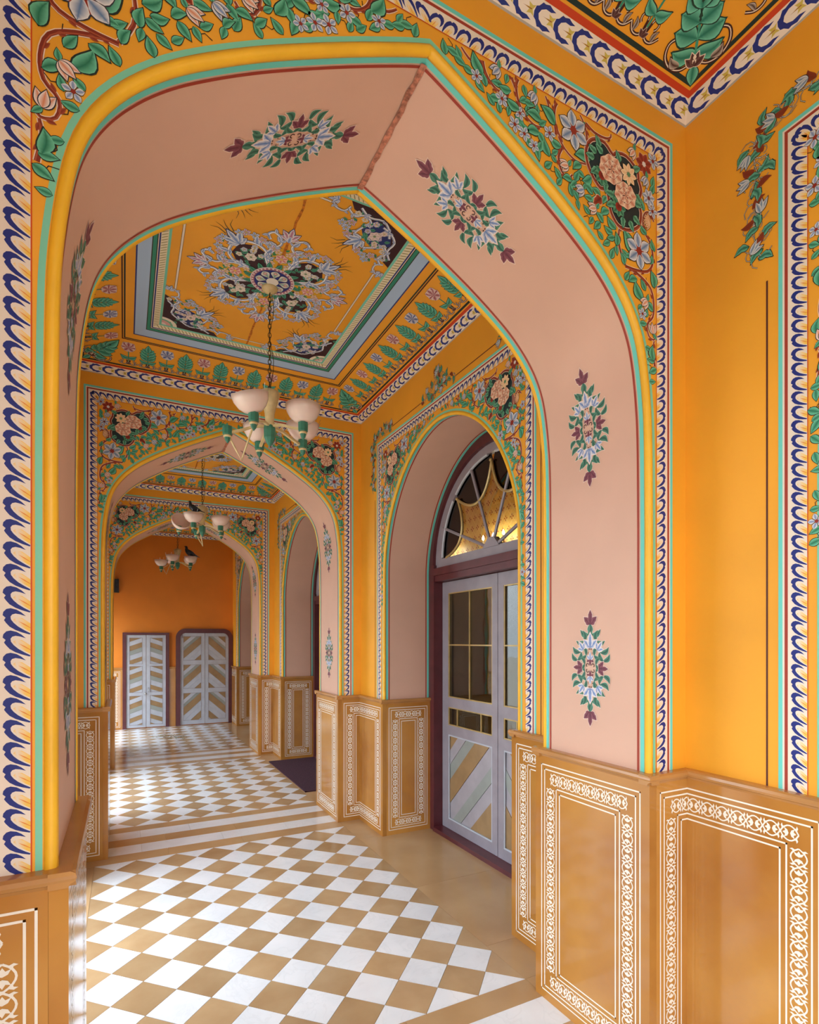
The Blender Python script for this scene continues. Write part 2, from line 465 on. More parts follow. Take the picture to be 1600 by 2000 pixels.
SPN = {
 'cart': [(0.852,3.256),(0.845,3.285),(0.795,3.311),(0.75,3.303),(0.734,3.292),(0.698,3.315),(0.659,3.31),(0.633,3.292),(0.618,3.258),(0.625,3.22),(0.646,3.189),(0.679,3.164),(0.706,3.17),(0.716,3.139),(0.727,3.103),(0.756,3.074),(0.795,3.071),(0.833,3.086),(0.857,3.109),(0.864,3.15),(0.853,3.184),(0.865,3.225)],
 'rose': [(0.724,3.243,0.052),(0.792,3.176,0.048)],
 'daisy': [(0.806,3.255)],
 'dred': [(0.679,3.205),(0.76,3.126)],
 'cleaf': [(0.769,3.285,60),(0.833,3.284,150),(0.845,3.203,220),(0.672,3.299,60),(0.646,3.253,0),(0.659,3.222,-40),(0.698,3.193,-90),(0.737,3.132,-30),(0.782,3.1,-90),(0.833,3.12,-150),(0.75,3.177,-60),(0.685,3.282,30),(0.839,3.169,180),(0.795,3.22,120),(0.656,3.273,20),(0.814,3.098,-120),(0.737,3.158,0)],
 'big': [(0.55,3.307,0.062),(0.864,3.005,0.062)],
 'small': [(0.782,3.369,0.03),(0.914,3.213,0.033)],
 'red': [(0.889,3.327,0.042)],
 'shell': [(0.666,3.377,0.04,-90),(0.923,3.116,0.038,0)],
 'bud': [(0.833,3.348,-50),(0.899,3.272,-60),(0.586,3.121,-30),(0.516,3.176,-20),(0.382,3.345,-60),(0.237,3.36,-50),(0.287,3.388,60),(0.143,3.407,20),(0.899,2.83,-40),(0.643,3.079,-20),(0.936,2.736,80),(0.058,3.435,10)],
 'rleaf': [(0.679,3.128,-40)],
 'leaf': [(0.936,3.374,45,0.044),(0.874,3.387,-20,0.04),(0.836,3.38,30,0.036),(0.744,3.405,10,0.04),(0.475,3.391,0,0.06),(0.444,3.307,30,0.06),(0.386,3.28,0,0.052),(0.169,3.345,60,0.056),(0.475,3.235,20,0.044),(0.437,3.201,70,0.048),(0.382,3.229,-20,0.048),(0.596,3.233,-10,0.06),(0.942,3.306,80,0.04),(0.945,3.249,90,0.04),(0.883,3.179,70,0.04),(0.945,3.179,60,0.032),(0.936,2.92,70,0.052),(0.867,2.859,60,0.06),(0.836,2.891,-30,0.04),(0.804,3.017,60,0.068),(0.731,3.058,40,0.044),(0.698,3.084,-40,0.04),(0.715,3.031,20,0.036),(0.672,3.056,30,0.036),(0.656,3.135,20,0.04),(0.613,3.171,-30,0.044),(0.57,3.193,-40,0.04),(0.62,3.134,20,0.04),(0.75,3.008,80,0.04),(0.301,3.284,20,0.048),(0.312,3.407,20,0.04),(0.269,3.32,0,0.04),(0.088,3.406,30,0.044),(0.132,3.429,40,0.036),(0.066,3.379,0,0.044),(0.92,2.816,20,0.04),(0.948,2.77,80,0.04),(0.939,2.651,90,0.048),(0.945,2.612,70,0.036),(0.183,3.411,60,0.04),(0.103,3.434,120,0.032),(0.513,3.38,150,0.032),(0.593,3.336,120,0.032),(0.62,3.426,0,0.036),(0.705,3.402,20,0.032),(0.56,3.092,40,0.032),(0.526,3.134,-10,0.036),(0.219,3.405,80,0.032),(0.354,3.38,40,0.032),(0.431,3.366,110,0.032),(0.782,2.949,60,0.036),(0.939,3.046,70,0.036),(0.889,3.089,40,0.036),(0.698,3.128,-60,0.032),(0.11,3.371,20,0.032),(0.795,3.391,10,0.032),(0.926,2.992,100,0.032),(0.814,2.966,0,0.032),(0.347,3.231,30,0.036)],
 'scroll': [[(0.607,3.273),(0.612,3.294),(0.61,3.317),(0.603,3.339),(0.591,3.359),(0.574,3.376),(0.555,3.387),(0.535,3.393),(0.515,3.392),(0.496,3.385),(0.482,3.372),(0.471,3.354),(0.467,3.333),(0.468,3.31),(0.475,3.287),(0.487,3.267),(0.503,3.25),(0.485,3.259),(0.513,3.229),(0.56,3.21),(0.606,3.216)],[(0.475,3.261),(0.465,3.315),(0.448,3.321),(0.442,3.345),(0.43,3.367),(0.413,3.385),(0.392,3.397),(0.37,3.401),(0.349,3.398),(0.331,3.388),(0.318,3.371),(0.311,3.35),(0.312,3.327),(0.319,3.303),(0.332,3.283),(0.35,3.267),(0.371,3.257),(0.392,3.254),(0.412,3.259)],[(0.312,3.335),(0.294,3.361),(0.298,3.359),(0.29,3.384),(0.274,3.404),(0.252,3.417),(0.229,3.421),(0.208,3.416),(0.192,3.401),(0.184,3.38),(0.185,3.356),(0.194,3.332),(0.211,3.313),(0.232,3.301),(0.255,3.299),(0.275,3.306),(0.289,3.321)],[(0.795,2.933),(0.766,2.987),(0.764,3.045),(0.782,3.068)],[(0.795,2.929),(0.852,2.932),(0.908,2.945),(0.934,2.976),(0.936,3.018),(0.92,3.056),(0.895,3.081),(0.884,3.119),(0.895,3.152),(0.92,3.162),(0.942,3.137)],[(0.814,2.93),(0.877,2.914),(0.926,2.886),(0.942,2.834),(0.936,2.786),(0.908,2.754),(0.914,2.714),(0.942,2.704),(0.951,2.724)],[(0.499,3.227),(0.485,3.193),(0.496,3.154),(0.526,3.138),(0.546,3.157)],[(0.606,3.355),(0.646,3.34),(0.698,3.342),(0.724,3.358),(0.718,3.385)],[(0.176,3.336),(0.132,3.348),(0.095,3.374),(0.058,3.365)],[(0.948,2.608),(0.939,2.666),(0.944,2.7)]],
}


def rose(P, x, y, r, lay=7, rot=0):
    P.push(x, y, rot, 1.15, 0.98)
    for k in range(8):
        a = 45*k
        P.leaf(r*.3*math.cos(R(a)), r*.3*math.sin(R(a)), a, r*.7, r*.74, (252, 230, 204), (206, 124, 96), (124, 56, 44), lay, pk=1.7, o=r*.05)
    for k in range(6):
        a = 60*k+22
        P.leaf(r*.1*math.cos(R(a)), r*.1*math.sin(R(a)), a, r*.52, r*.52, (254, 234, 210), (200, 116, 88), (136, 64, 48), lay+2, pk=1.6, o=r*.045)
    for k in range(3):
        a = 120*k+50
        P.leaf(0, 0, a, r*.27, r*.3, (254, 226, 196), (196, 110, 84), (150, 70, 54), lay+4, pk=1.5, o=r*.02)
    P.pop()

def lilyflower(P, x, y, r, rot, lay=4):
    P.flower(x, y, r, 6, (238, 238, 238), (92, 130, 178), (150, 46, 34), (46, 50, 66), rot, lay, wd=.6)
    for k in range(6):
        a = rot+60*k+30
        P.leaf(x+r*.15*math.cos(R(a)), y+r*.15*math.sin(R(a)), a, r*.5, r*.16, (176, 58, 34), (140, 40, 28), None, lay-1)

def spandrel(P, half, Dm, Zm, sd=1.0, dx=0.0, dz=0.0, oz=0.012):
    grn, grd = (112, 204, 168), (20, 118, 88)
    def ok(x, z, m=0.0):
        return abs(x) < Dm-0.008-m*0.6 and z < Zm-0.008-m*0.6 and z > zline(half, x)+oz+m*0.6
    rnd = random.Random(5)
    placed = []
    def T(p): return (-(p[0]*sd+dx), p[1]+dz)
    for sg in (1, -1):
        P.push(0, 0, 0, sg, 1)
        for k, st in enumerate(SPN['scroll']):
            pts = catmull([T(p) for p in st], 3)
            run = []
            runs = []
            for p in pts:
                if ok(p[0], p[1], -.004): run.append(p)
                else:
                    if len(run) > 3: runs.append(run)
                    run = []
            if len(run) > 3: runs.append(run)
            for r_ in runs:
                P.stroke(r_, lambda t: .011*(1-.45*t), MAR, 1, (240, 214, 190), .0022, (176, 84, 54))
                for i in range(2, len(r_)-1, 3):
                    ax, ay = r_[i-1]; bx, by = r_[i]
                    a = math.degrees(math.atan2(by-ay, bx-ax))
                    P.leaf(bx, by, a+150, .022, .011, (170, 80, 50), MAR, None, 1)
            if sg == 1: placed += [(p[0], p[1], .007) for r_ in runs for p in r_]
        # cartouche
        c = [T(p) for p in SPN['cart']]
        cx = sum(p[0] for p in c)/len(c); cz = sum(p[1] for p in c)/len(c)
        if ok(cx, cz, .03):
            cc = catmull(c+[c[0]], 3)
            cc = [(x+(x-cx)*.09, z+(z-cz)*.09) for x, z in cc]
            P.poly(cc, (16, 44, 52), 3)
            P.stroke(cc, .012, MAR, 4, (244, 222, 204), .0022, (172, 82, 58))
            for x, z, a in SPN['cleaf']:
                q = T((x, z)); P.leaf(q[0], q[1], a, .041, .026, (120, 196, 164), (18, 104, 78), (10, 40, 36), 7, lobes=2)
            for x, z in SPN['dred']:
                q = T((x, z)); P.flower(q[0], q[1], .036, 8, (100, 176, 140), (20, 100, 76), (140, 40, 30), (10, 40, 36), 0, 8)
                P.disc(q[0], q[1], .016, (156, 44, 34), (110, 24, 24), 11, 9)
            for x, z, r in SPN['rose']:
                q = T((x, z)); rose(P, q[0], q[1], r*1.0, 12 if r > .05 else 18, -15)
            x, z = SPN['daisy'][0]; q = T((x, z))
            P.flower(q[0], q[1], .04, 8, (250, 226, 190), (244, 200, 150), (96, 150, 110), (60, 40, 30), 0, 24, wd=.5)
            for f in ((-.16, .0), (.02, -.27)):
                pass
            if sg == 1: placed += [(x, z, .05) for x, z in c]+[(cx, cz, .12), (cx-.05, cz-.04, .1), (cx+.05, cz+.05, .1)]
        for x, z, r in SPN['big']:
            q = T((x, z))
            if ok(q[0], q[1], r*.7): lilyflower(P, q[0], q[1], r*1.05, 20, 5); placed.append((q[0], q[1], r))
        for x, z, r in SPN['small']:
            q = T((x, z))
            if ok(q[0], q[1], r*.7): P.flower(q[0], q[1], r, 7, (236, 236, 240), (110, 140, 180), (110, 40, 40), (46, 50, 66), 10, 5); placed.append((q[0], q[1], r))
        for x, z, r in SPN['red']:
            q = T((x, z))
            if ok(q[0], q[1], r*.7):
                P.flower(q[0], q[1], r, 7, (170, 70, 50), (130, 30, 26), (230, 226, 226), (240, 200, 160), 5, 4); placed.append((q[0], q[1], r))
        for x, z, r, a in SPN['shell']:
            q = T((x, z))
            if ok(q[0], q[1], r*.5):
                for k in range(7):
                    P.leaf(q[0], q[1]+0.01, a-60+20*k, r, r*.3, (250, 226, 184), (206, 120, 70), (120, 60, 40), 4)
                placed.append((q[0], q[1], r))
        for x, z, a in SPN['bud']:
            q = T((x, z))
            if ok(q[0], q[1], .015):
                for k, da in enumerate((-28, 28, 0)):
                    P.leaf(q[0]-.012*math.cos(R(a)), q[1]-.012*math.sin(R(a)), a+da, .04, .02, (244, 238, 232), (96, 132, 186) if hash((x, z)) % 2 == 0 else (222, 140, 100), (46, 46, 60), 5+k)
                P.leaf(q[0]-.012*math.cos(R(a)), q[1]-.012*math.sin(R(a)), a+140, .026, .014, grn, grd, lay=5)
                placed.append((q[0], q[1], .022))
        for x, z, a in SPN['rleaf']:
            q = T((x, z))
            if ok(q[0], q[1], .02): P.leaf(q[0], q[1], a, .05, .034, (176, 70, 44), (110, 26, 20), (240, 200, 160), 4, lobes=2)
        for x, z, a, l in SPN['leaf']:
            q = T((x, z))
            if ok(q[0], q[1], .014):
                P.leaf(q[0]-l/2*math.cos(R(a)), q[1]-l/2*math.sin(R(a)), a, l*1.15, l*.66, grn, grd, lay=3, bend=.3 if (x*1000) % 2 < 1 else -.3, n=9)
                placed.append((q[0], q[1], l*.36))
        # filler sprigs between the traced motifs
        if sg == 1:
            fill = []
            for _ in range(6000):
                x = -rnd.uniform(0.02, Dm); z = rnd.uniform(1.9, Zm)
                if not ok(x, z, .015): continue
                if all((x-a)**2+(z-b)**2 > (r+.0095)**2 for a, b, r in placed):
                    fill.append((x, z, rnd.uniform(0, 360), rnd.uniform(.03, .044), rnd.random())); placed.append((x, z, .013))
        for x, z, a, l, t in fill:
            if t < .14: P.flower(x, z, l*.7, 5, (240, 238, 236), (110, 140, 190), (150, 46, 34), (46, 46, 60), a, 3)
            else:
                P.leaf(x-l/2*math.cos(R(a)), z-l/2*math.sin(R(a)), a, l, l*.55, grn, grd, lay=2, n=9)
                if t > .6:
                    P.stroke([(x, z), (x+.02*math.cos(R(a+90)), z+.02*math.sin(R(a+90))), (x+.034*math.cos(R(a+60)), z+.034*math.sin(R(a+60)))], .0022, INK, 1)
        P.pop()
    # maroon sprig over the crown
    zt = half[-1][1]
    if Zm-zt > .04:
        P.leaf(0, zt+oz, 90, Zm-zt-oz-.004, .05, (150, 54, 38), (96, 26, 22), None, 6, lobes=3)

def medallion(P):                                     # long axis along local y, .485 x .225
    G1, G2, PU1, PU2 = (88, 150, 126), (14, 78, 66), (146, 84, 98), (96, 34, 58)
    W1, W2, OC = (244, 240, 240), (70, 120, 190), (236, 214, 200)
    k = .000795
    def tri(x, y, a, L, c1, c2, lay):
        for da, s in ((-48, .78), (48, .78), (0, 1.0)):
            P.leaf(x*k, y*k, a+da, L*k*s, L*k*.5, c1, c2, OC, lay, lobes=2, o=L*k*.05)
    def cup(x, y, a, L=62):
        for da in (-30, 30): P.leaf(x*k, y*k, a+da, L*k, L*k*.48, G1, G2, OC, 2, bend=.5 if da > 0 else -.5, o=.0022)
    for sy in (1, -1):
        P.push(0, 0, 0, 1, sy)
        tri(0, 225, 90, 76, PU1, PU2, 3)
        tri(0, 105, 90, 78, W1, W2, 4)
        tri(0, 44, 90, 40, W1, W2, 4); tri(0, 50, -90, 40, PU1, PU2, 3)
        for sx in (1, -1):
            P.push(0, 0, 0, sx, 1)
            P.stroke([(0, 225*k), (8*k, 212*k), (16*k, 200*k)], .003, BRN, 1)
            cup(12, 170, 62, 64); cup(38, 135, 40, 62); cup(70, 78, 66, 62); cup(88, 35, 80, 58); cup(26, 64, 24, 50); cup(36, 18, 10, 46)
            tri(48, 95, 52, 52, W1, W2, 3)
            P.stroke([((24+20*math.cos(R(a)))*k, (92+16*math.sin(R(a)))*k) for a in range(-120, 200, 32)], .0048, BRN, 2)
            P.stroke([((18+9*math.cos(R(a)))*k, (14+9*math.sin(R(a)))*k) for a in range(-60, 220, 40)], .0034, BRN, 2)
            P.pop()
        P.pop()
    for sx in (1, -1):
        P.push(0, 0, 0, sx, 1); tri(58, 0, 0, 62, PU1, PU2, 5); P.pop()

# ------------------------------------------------------------------ dado slabs with stone inlay
def vine(P, L, hw=.0245, pitch=.056):
    """interlaced vine along +x from 0 to L, centred on y = 0"""
    W = (244, 236, 222)
    n = max(1, round(L/pitch)); p = L/n
    for i in range(n):
        x0 = i*p
        for sg in (1, -1):
            pts = [(x0+p*j/8, sg*hw*.98*math.sin(math.pi*j/8)**.8) for j in range(9)]
            P.stroke(pts, .0046, W, 0)
            for e in (1, -1):                         # barbs beside each crossing
                xm = x0+p/2
                P.poly([(xm-e*p*.40, sg*hw*.38), (xm-e*p*.47, sg*hw*.80), (xm-e*p*.40, sg*hw*1.12), (xm-e*p*.36, sg*hw*.78), (xm-e*p*.26, sg*hw*.74)], W, 1)
        P.disc(x0, 0, .0042, W, lay=1, n=7)
        for q, d in ((.36, -1), (.64, 1)):
            x = x0+p*q
            P.poly([(x-d*p*.10, 0), (x-d*p*.03, -hw*.40), (x+d*p*.14, -hw*.62), (x+d*p*.09, -hw*.22), (x+d*p*.24, 0), (x+d*p*.09, hw*.22), (x+d*p*.14, hw*.62), (x-d*p*.03, hw*.40)], W, 1)

INL = {}
def inlay_mesh(w, h, left, right):
    key = (round(w, 3), round(h, 3), left, right)
    if key in INL: return INL[key]
    P = Paint(); W = (244, 236, 222); lw = .0055
    def rect(o):
        x0 = o if left else 0; x1 = w-o if right else w
        P.poly([(x0, h-o), (x1, h-o), (x1, h-o-lw), (x0, h-o-lw)], W)
        P.poly([(x0, o), (x1, o), (x1, o+lw), (x0, o+lw)], W)
        if left: P.poly([(o, o), (o+lw, o), (o+lw, h-o), (o, h-o)], W)
        if right: P.poly([(w-o-lw, o), (w-o, o), (w-o, h-o), (w-o-lw, h-o)], W)
    for o in (.038, .058, .132, .152):
        if w > 2*o+.02 or not (left and right): rect(o)
    c = .098
    x0 = c if left else 0; x1 = w-c if right else w
    if x1-x0 > .05:
        for y in (c, h-c):
            P.push(x0, y); vine(P, x1-x0); P.pop()
    for on, x in ((left, c), (right, w-c)):
        if on:
            P.push(x, c+.042, 90); vine(P, h-2*c-.084); P.pop()
    INL[key] = P.mesh('inlay', lambda x, z, o: (x, -o, z), .0006, .0002, 'stone_inlay')
    return INL[key]

def dado(parent, x, y, rz, w, left=True, right=True, e0=0.0, e1=0.0, inlay=True):
    """slab whose left bottom front corner is (x, y); rz turns its outward normal from -y"""
    b = MB(); b.box((0, 0, 0), (w, DT+.01, DH))
    o = b.obj('dado_panel', 'tan_marble', parent, (x, y, 0), rz)
    if inlay and w > .16:
        sl = .02 if e0 > .03 else 0.0; sr = .02 if e1 > .03 else 0.0
        new_obj('inlay', inlay_mesh(w+sl+sr, DH, left, right), o, (-sl, 0, 0))
    c = MB()
    prof = [(.0, DH-.004), (-.004, DH+.004), (-.013, DH+.008), (-.016, DH+.016), (-.013, DH+.025), (-.004, DH+.030), (DT+.01, DH+.030), (DT+.01, DH-.004)]
    zz = -.0012 if max(e0, e1) > .03 else 0.0
    c.prism(prof, lambda p: (-e0, p[0], p[1]+zz), lambda p: (w+e1, p[0], p[1]+zz))
    c.obj('dado_cap', 'tan_cap', o)
    return o

# ------------------------------------------------------------------ outdoors, roof, end walls
b = MB(); b.box((-40, -30, -.5), (-.80, 45, -.12)); b.box((-.80, -30, -.5), (8, -1.87, -.12))
tag(b.obj('ground', 'stone_pale', kind='structure'), 'pale paved courtyard outside the open arcade')
b = MB(); b.box((-.82, -1.87, 3.84), (3.75, 11.75, 4.0))  # unseen cover, added to keep sky light out of the ceiling gaps
tag(b.obj('roof', 'plain_white', kind='structure'), 'unseen flat roof slab over the gallery, added to stop light leaks')
b = MB(); b.box((-.8, YB, 0), (2.47, YB+.3, 3.86))
wall_back = tag(b.obj('wall_back', 'orange_deep', kind='structure'), 'plain orange end wall with two chevron doors')

# ------------------------------------------------------------------ transverse arches
HALF_IN = offset_half(ARCH, .035)
def arch_body():
    b = MB()
    loop = [(-HW, 0), (-HW, 3.85), (HW, 3.85), (HW, 0)] + list(reversed(A_IN))
    n = len(loop)
    V = [(x, -HY, z) for x, z in loop]+[(x, HY, z) for x, z in loop]
    b.add(V, [tuple(range(n)), tuple(range(2*n-1, n-1, -1))])
    return b.mesh('arch_body', 'orange_wall')
def soffit_mesh(pts, f, y0, y1):
    n = len(pts)
    return [f(p, y0) for p in pts]+[f(p, y1) for p in pts], [(i, i+1, n+i+1, n+i) for i in range(n-1)]
me_body = arch_body()
V, F = soffit_mesh(A_IN, lambda p, y: (p[0], y, p[1]), -HY, HY)
me_soff = mesh('soffit', V, F, 'pink_plaster')
def bead_mesh():
    b = MB(); b.tube([(x, -HY+.006, z) for x, z in full(offset_half(ARCH, .026))], .0145, 8); return b.mesh('bead', 'yellow_bead', True)
me_bead = bead_mesh()
P = Paint(); o_in = frame_border(P, 1.045, 3.466, 1.115); me_frame = P.mesh('frame', lambda x, z, o: (x, -HY-o, z))
P = Paint(); line_band(P, ARCH, -.001, .012, GRN); me_green = P.mesh('green', lambda x, z, o: (x, -HY-o, z))
P = Paint(); spandrel(P, ARCH, 1.045-o_in, 3.466-o_in); me_span = P.mesh('spandrel', lambda x, z, o: (x, -HY-o, z))
def soffit_lines(S, halfdepth, zb=1.115):
    P = Paint()
    s0 = S.find(lambda x, z: z >= zb); 
    ss = [s for s in S.s if zb <= s <= S.s[-1]-zb]
    ss = [zb]+ss+[S.s[-1]-zb]
    for y0, y1, c in ((.017, .034, MINT), (.040, .049, RED)):
        for sg in (1, -1):
            for a, q in zip(ss, ss[1:]):
                P.poly([(a, sg*(-halfdepth+y0)), (q, sg*(-halfdepth+y0)), (q, sg*(-halfdepth+y1)), (a, sg*(-halfdepth+y1))], c, 0)
    return P
def fs(s, y, o):
    q = SA.at(s, o); return (q[0], y, q[1])
me_slines = soffit_lines(SA, HY).mesh('soffit_lines', fs)
ST = SA.s[-1]
s_slope = SA.find(lambda x, z: x >= -.325)
P = Paint()
P.push(0, 0, 90); medallion(P); P.pop()
MED = P
def medal_mesh(s0):
    Q = Paint(); Q.V = [(v[0]+s0, v[1], v[2]) for v in MED.V]; Q.F = MED.F; Q.C = MED.C
    return Q.mesh('medallion', fs)
me_med = [medal_mesh(s) for s in (1.489, 2.471, s_slope, ST-s_slope, ST-2.471, ST-1.489)]
# old crack repair along the crown
def crack_mesh():
    b = MB(); rr = random.Random(3); V = []; F = []
    n = 16
    zt = HALF_IN[-1][1]
    for i in range(n+1):
        y = -HY+.03+(2*HY-.06)*i/n
        x = rr.uniform(-.003, .003); wv = .007+rr.uniform(0, .004)
        V += [(x-wv, y, zt-.003-wv*.5), (x+wv, y, zt-.003-wv*.5)]
    for i in range(n): F.append((2*i, 2*i+1, 2*i+3, 2*i+2))
    b.add(V, F); return b.mesh('crack', 'crack')
mat('crack', (196, 128, 104), 0.8, 0.3, 60)
me_crack = crack_mesh()
ORD = ['behind the viewer', 'nearest to the viewer', 'second from the viewer, behind the first chandelier', 'third and last before the end wall']
ARCHES = []
for k, yc in enumerate(YA):
    a = new_obj('wall_arch_%d' % (k+1), me_body, None, (XC, yc, 0), kind='structure')
    tag(a, 'painted pointed cross arch with floral spandrels, '+ORD[k])
    ARCHES.append(a)
    s = new_obj('soffit', me_soff, a)
    new_obj('soffit_stripes', me_slines, s)
    for mm in me_med: new_obj('painted_medallion', mm, s)
    new_obj('crown_crack', me_crack, s)
    for rz in (0, math.pi):
        new_obj('bead_moulding', me_bead, a, rz=rz)
        new_obj('painted_rope_frame', me_frame, a, rz=rz)
        new_obj('arch_outline', me_green, a, rz=rz)
        new_obj('painted_spandrel', me_span, a, rz=rz)
    xd = .915-DT; yd = HY+DT; wf = HW-DT-xd
    # jambs
    dado(a, xd, yd, -math.pi/2, 2*yd, e0=.014, e1=.014)
    dado(a, -xd, -yd, math.pi/2, 2*yd, e0=.014, e1=.014)
    # front and back returns
    t_ = DT+.0105
    dado(a, xd+t_, -yd, 0, wf+DT-t_, True, False, .014+t_, 0); dado(a, -HW, -yd, 0, wf+DT-t_, False, True, 0, .014+t_)
    dado(a, HW, yd, math.pi, wf+DT-t_, False, True, 0, .014+t_); dado(a, -xd-t_, yd, math.pi, wf+DT-t_, True, False, .014+t_, 0)

# ------------------------------------------------------------------ side walls with arched recesses
def side_wall(name, x0, x1, label, YD):
    loop = [(YF, 0), (YF, 3.85), (YB, 3.85), (YB, 0)]
    for yd in reversed(YD):
        loop += [(yd+x, z) for x, z in reversed(D_IN)]
    n = len(loop)
    b = MB(); b.add([(x0, y, z) for y, z in loop]+[(x1, y, z) for y, z in loop], [tuple(range(n)), tuple(range(2*n-1, n-1, -1))])
    return tag(b.obj(name, 'orange_wall', kind='structure'), label)
wall_right = side_wall('wall_right', XR, 2.47, 'orange right wall with arched door recesses', YD)
wall_left = side_wall('wall_left', XL, -.795, 'orange left wall open to the courtyard through arches', YDL)
P = Paint(); o2 = frame_border(P, 1.02, 3.268, 1.115)
me_frame2 = P.mesh('frame', lambda x, z, o: (-o, -x, z))
P = Paint(); line_band(P, DOOR, -.001, .012, GRN); me_green2 = P.mesh('green', lambda x, z, o: (-o, -x, z))
P = Paint(); spandrel(P, DOOR, 1.02-o2, 3.268-o2, 1.0, -.045, -.2); me_span2 = P.mesh('spandrel', lambda x, z, o: (-o, -x, z))
b = MB(); b.tube([(.006, -x, z) for x, z in full(offset_half(DOOR, .024))], .0135, 8); me_bead2 = b.mesh('bead', 'yellow_bead', True)
RD = (XI-XR)                                          # reveal depth
V, F = soffit_mesh(D_IN, lambda p, x: (x, -p[0], p[1]), 0, RD+.03); me_rev = mesh('reveal', V, F, 'pink_plaster')
P = Paint()
zb = 1.115
ss = [zb]+[s for s in SD.s if zb < s < SD.s[-1]-zb]+[SD.s[-1]-zb]
for y0, y1, c in ((.017, .034, MINT), (.040, .049, RED), (RD-.028, RD-.008, MINT), (RD-.042, RD-.033, RED)):
    for a, q in zip(ss, ss[1:]): P.poly([(a, y0), (q, y0), (q, y1), (a, y1)], c, 0)
def fr(s, x, o):
    q = SD.at(s, o); return (x, -q[0], q[1])
me_rlines = P.mesh('reveal_lines', fr)
# sprays outside the frame
def sprays():
    P = Paint(); rr = random.Random(11)
    TE, TD, BRW, WH, LB = (110, 196, 170), (8, 100, 84), (126, 46, 22), (220, 220, 214), (90, 130, 170)
    def vinecl(pts, n):
        P.stroke(catmull(pts, 4), .0045, INK, 1, None); P.stroke(catmull(pts, 4), .0015, WH, 2)
        for i in range(n):
            t = (i+.5)/n*(len(pts)-1); j = int(t); u = t-j
            x = pts[j][0]+(pts[min(j+1, len(pts)-1)][0]-pts[j][0])*u+rr.uniform(-.028, .028)
            z = pts[j][1]+(pts[min(j+1, len(pts)-1)][1]-pts[j][1])*u+rr.uniform(-.028, .028)
            k = (.1, .6, .1, .8, .1, .6, .2, .95)[i % 8]; a = rr.uniform(0, 360)
            if k < .45: P.leaf(x, z, a, .05, .025, TE, TD, (20, 50, 44), 3, bend=rr.choice((-.5, .5)), lobes=2)
            elif k < .72: P.leaf(x, z, a, .05, .025, (140, 56, 28), BRW, None, 3, bend=.4)
            elif k < .9:
                for da in (-26, 0, 26): P.leaf(x, z, a+da, .045, .018, (232, 232, 228), LB, (40, 46, 60), 4)
            q = [(x+(.006+.0035*m)*math.cos(m*.7+a), z+(.006+.0035*m)*math.sin(m*.7+a)) for m in range(8)]
            P.stroke(q, .0036, INK, 2); P.stroke(q, .0012, WH, 3)
    for sg in (1, -1):
        P.push(0, 0, 0, sg, 1)
        vinecl([(-1.08, 2.88), (-1.10, 3.0), (-1.075, 3.12), (-1.10, 3.24), (-1.08, 3.33)], 32)
        vinecl([(-1.09, 3.3), (-1.0, 3.35), (-.9, 3.33), (-.80, 3.36), (-.72, 3.32)], 28)
        P.stroke([(-1.056, 2.80), (-1.056, 1.115)], .006, (84, 34, 26), 0)
        P.stroke([(-.72, 3.315), (-.22, 3.315)], .006, (84, 34, 26), 0)
        vinecl([(-.24, 3.315), (-.15, 3.32), (-.07, 3.35), (-.02, 3.41), (0, 3.45)], 12)
        vinecl([(-.10, 3.30), (-.05, 3.31), (0, 3.36)], 7)
        P.pop()
    return P.mesh('sprays', lambda x, z, o: (-o, -x, z))
me_spray = sprays()
def fit_side(w, x, rz, YD):
    for k, yd in enumerate(YD):
        loc = (x, yd, 0)
        for nm, me in (('bead_moulding', me_bead2), ('painted_rope_frame', me_frame2), ('arch_outline', me_green2), ('painted_spandrel', me_span2), ('painted_sprays', me_spray)):
            new_obj(nm, me, w, loc, rz)
        r = new_obj('reveal', me_rev, w, loc, rz)
        new_obj('reveal_stripes', me_rlines, r)
fit_side(wall_right, XR, 0, YD)
fit_side(wall_left, XL, math.pi, YDL)
HD = .873-DT                                          # half opening between reveal dados
def wall_dados(w, x, sgn, YD):
    for k, yd in enumerate(YD):
        y_lo = YA[k]+HY+DT
        y_hi = (YA[k+1]-HY-DT) if k < 3 else YB-DT
        # sgn +1: right wall (normal -x), panel X runs toward -y
        if sgn > 0:
            dado(w, x-DT, y_hi, -math.pi/2, y_hi-(yd+HD), False, True, 0, .014)
            dado(w, x-DT, yd-HD, -math.pi/2, yd-HD-y_lo, True, False, .014, 0)
            dado(w, x-DT+t_, yd+HD, 0, XI-x+DT-t_, True, True, .014+t_, 0)
            dado(w, XI, yd-HD, math.pi, XI-x+DT-t_, True, True, 0, .014+t_)
        else:
            dado(w, x+DT, yd+HD, math.pi/2, y_hi-(yd+HD), True, False, .014, 0)
            dado(w, x+DT, y_lo, math.pi/2, yd-HD-y_lo, False, True, 0, .014)
            dado(w, -.79, yd+HD, 0, x+.79+DT-t_, True, True, 0, .014+t_)
            dado(w, x+DT-t_, yd-HD, math.pi, x+.79+DT-t_, True, True, .014+t_, 0)
wall_dados(wall_right, XR, 1, YD)
wall_dados(wall_left, XL, -1, YDL)
# unseen infill in the last left opening, added to darken the upper end wall
b = MB(); lp = [p for p in D_IN if p[1] > 2.3]
lp = [(lp[0][0], 2.15)]+lp+[(lp[-1][0], 2.15)]
b.prism(lp, lambda p: (XL-.22, YDL[3]+p[0], p[1]), lambda p: (XL-.32, YDL[3]+p[0], p[1]))
b.obj('light_block_infill', 'orange_wall', wall_left)

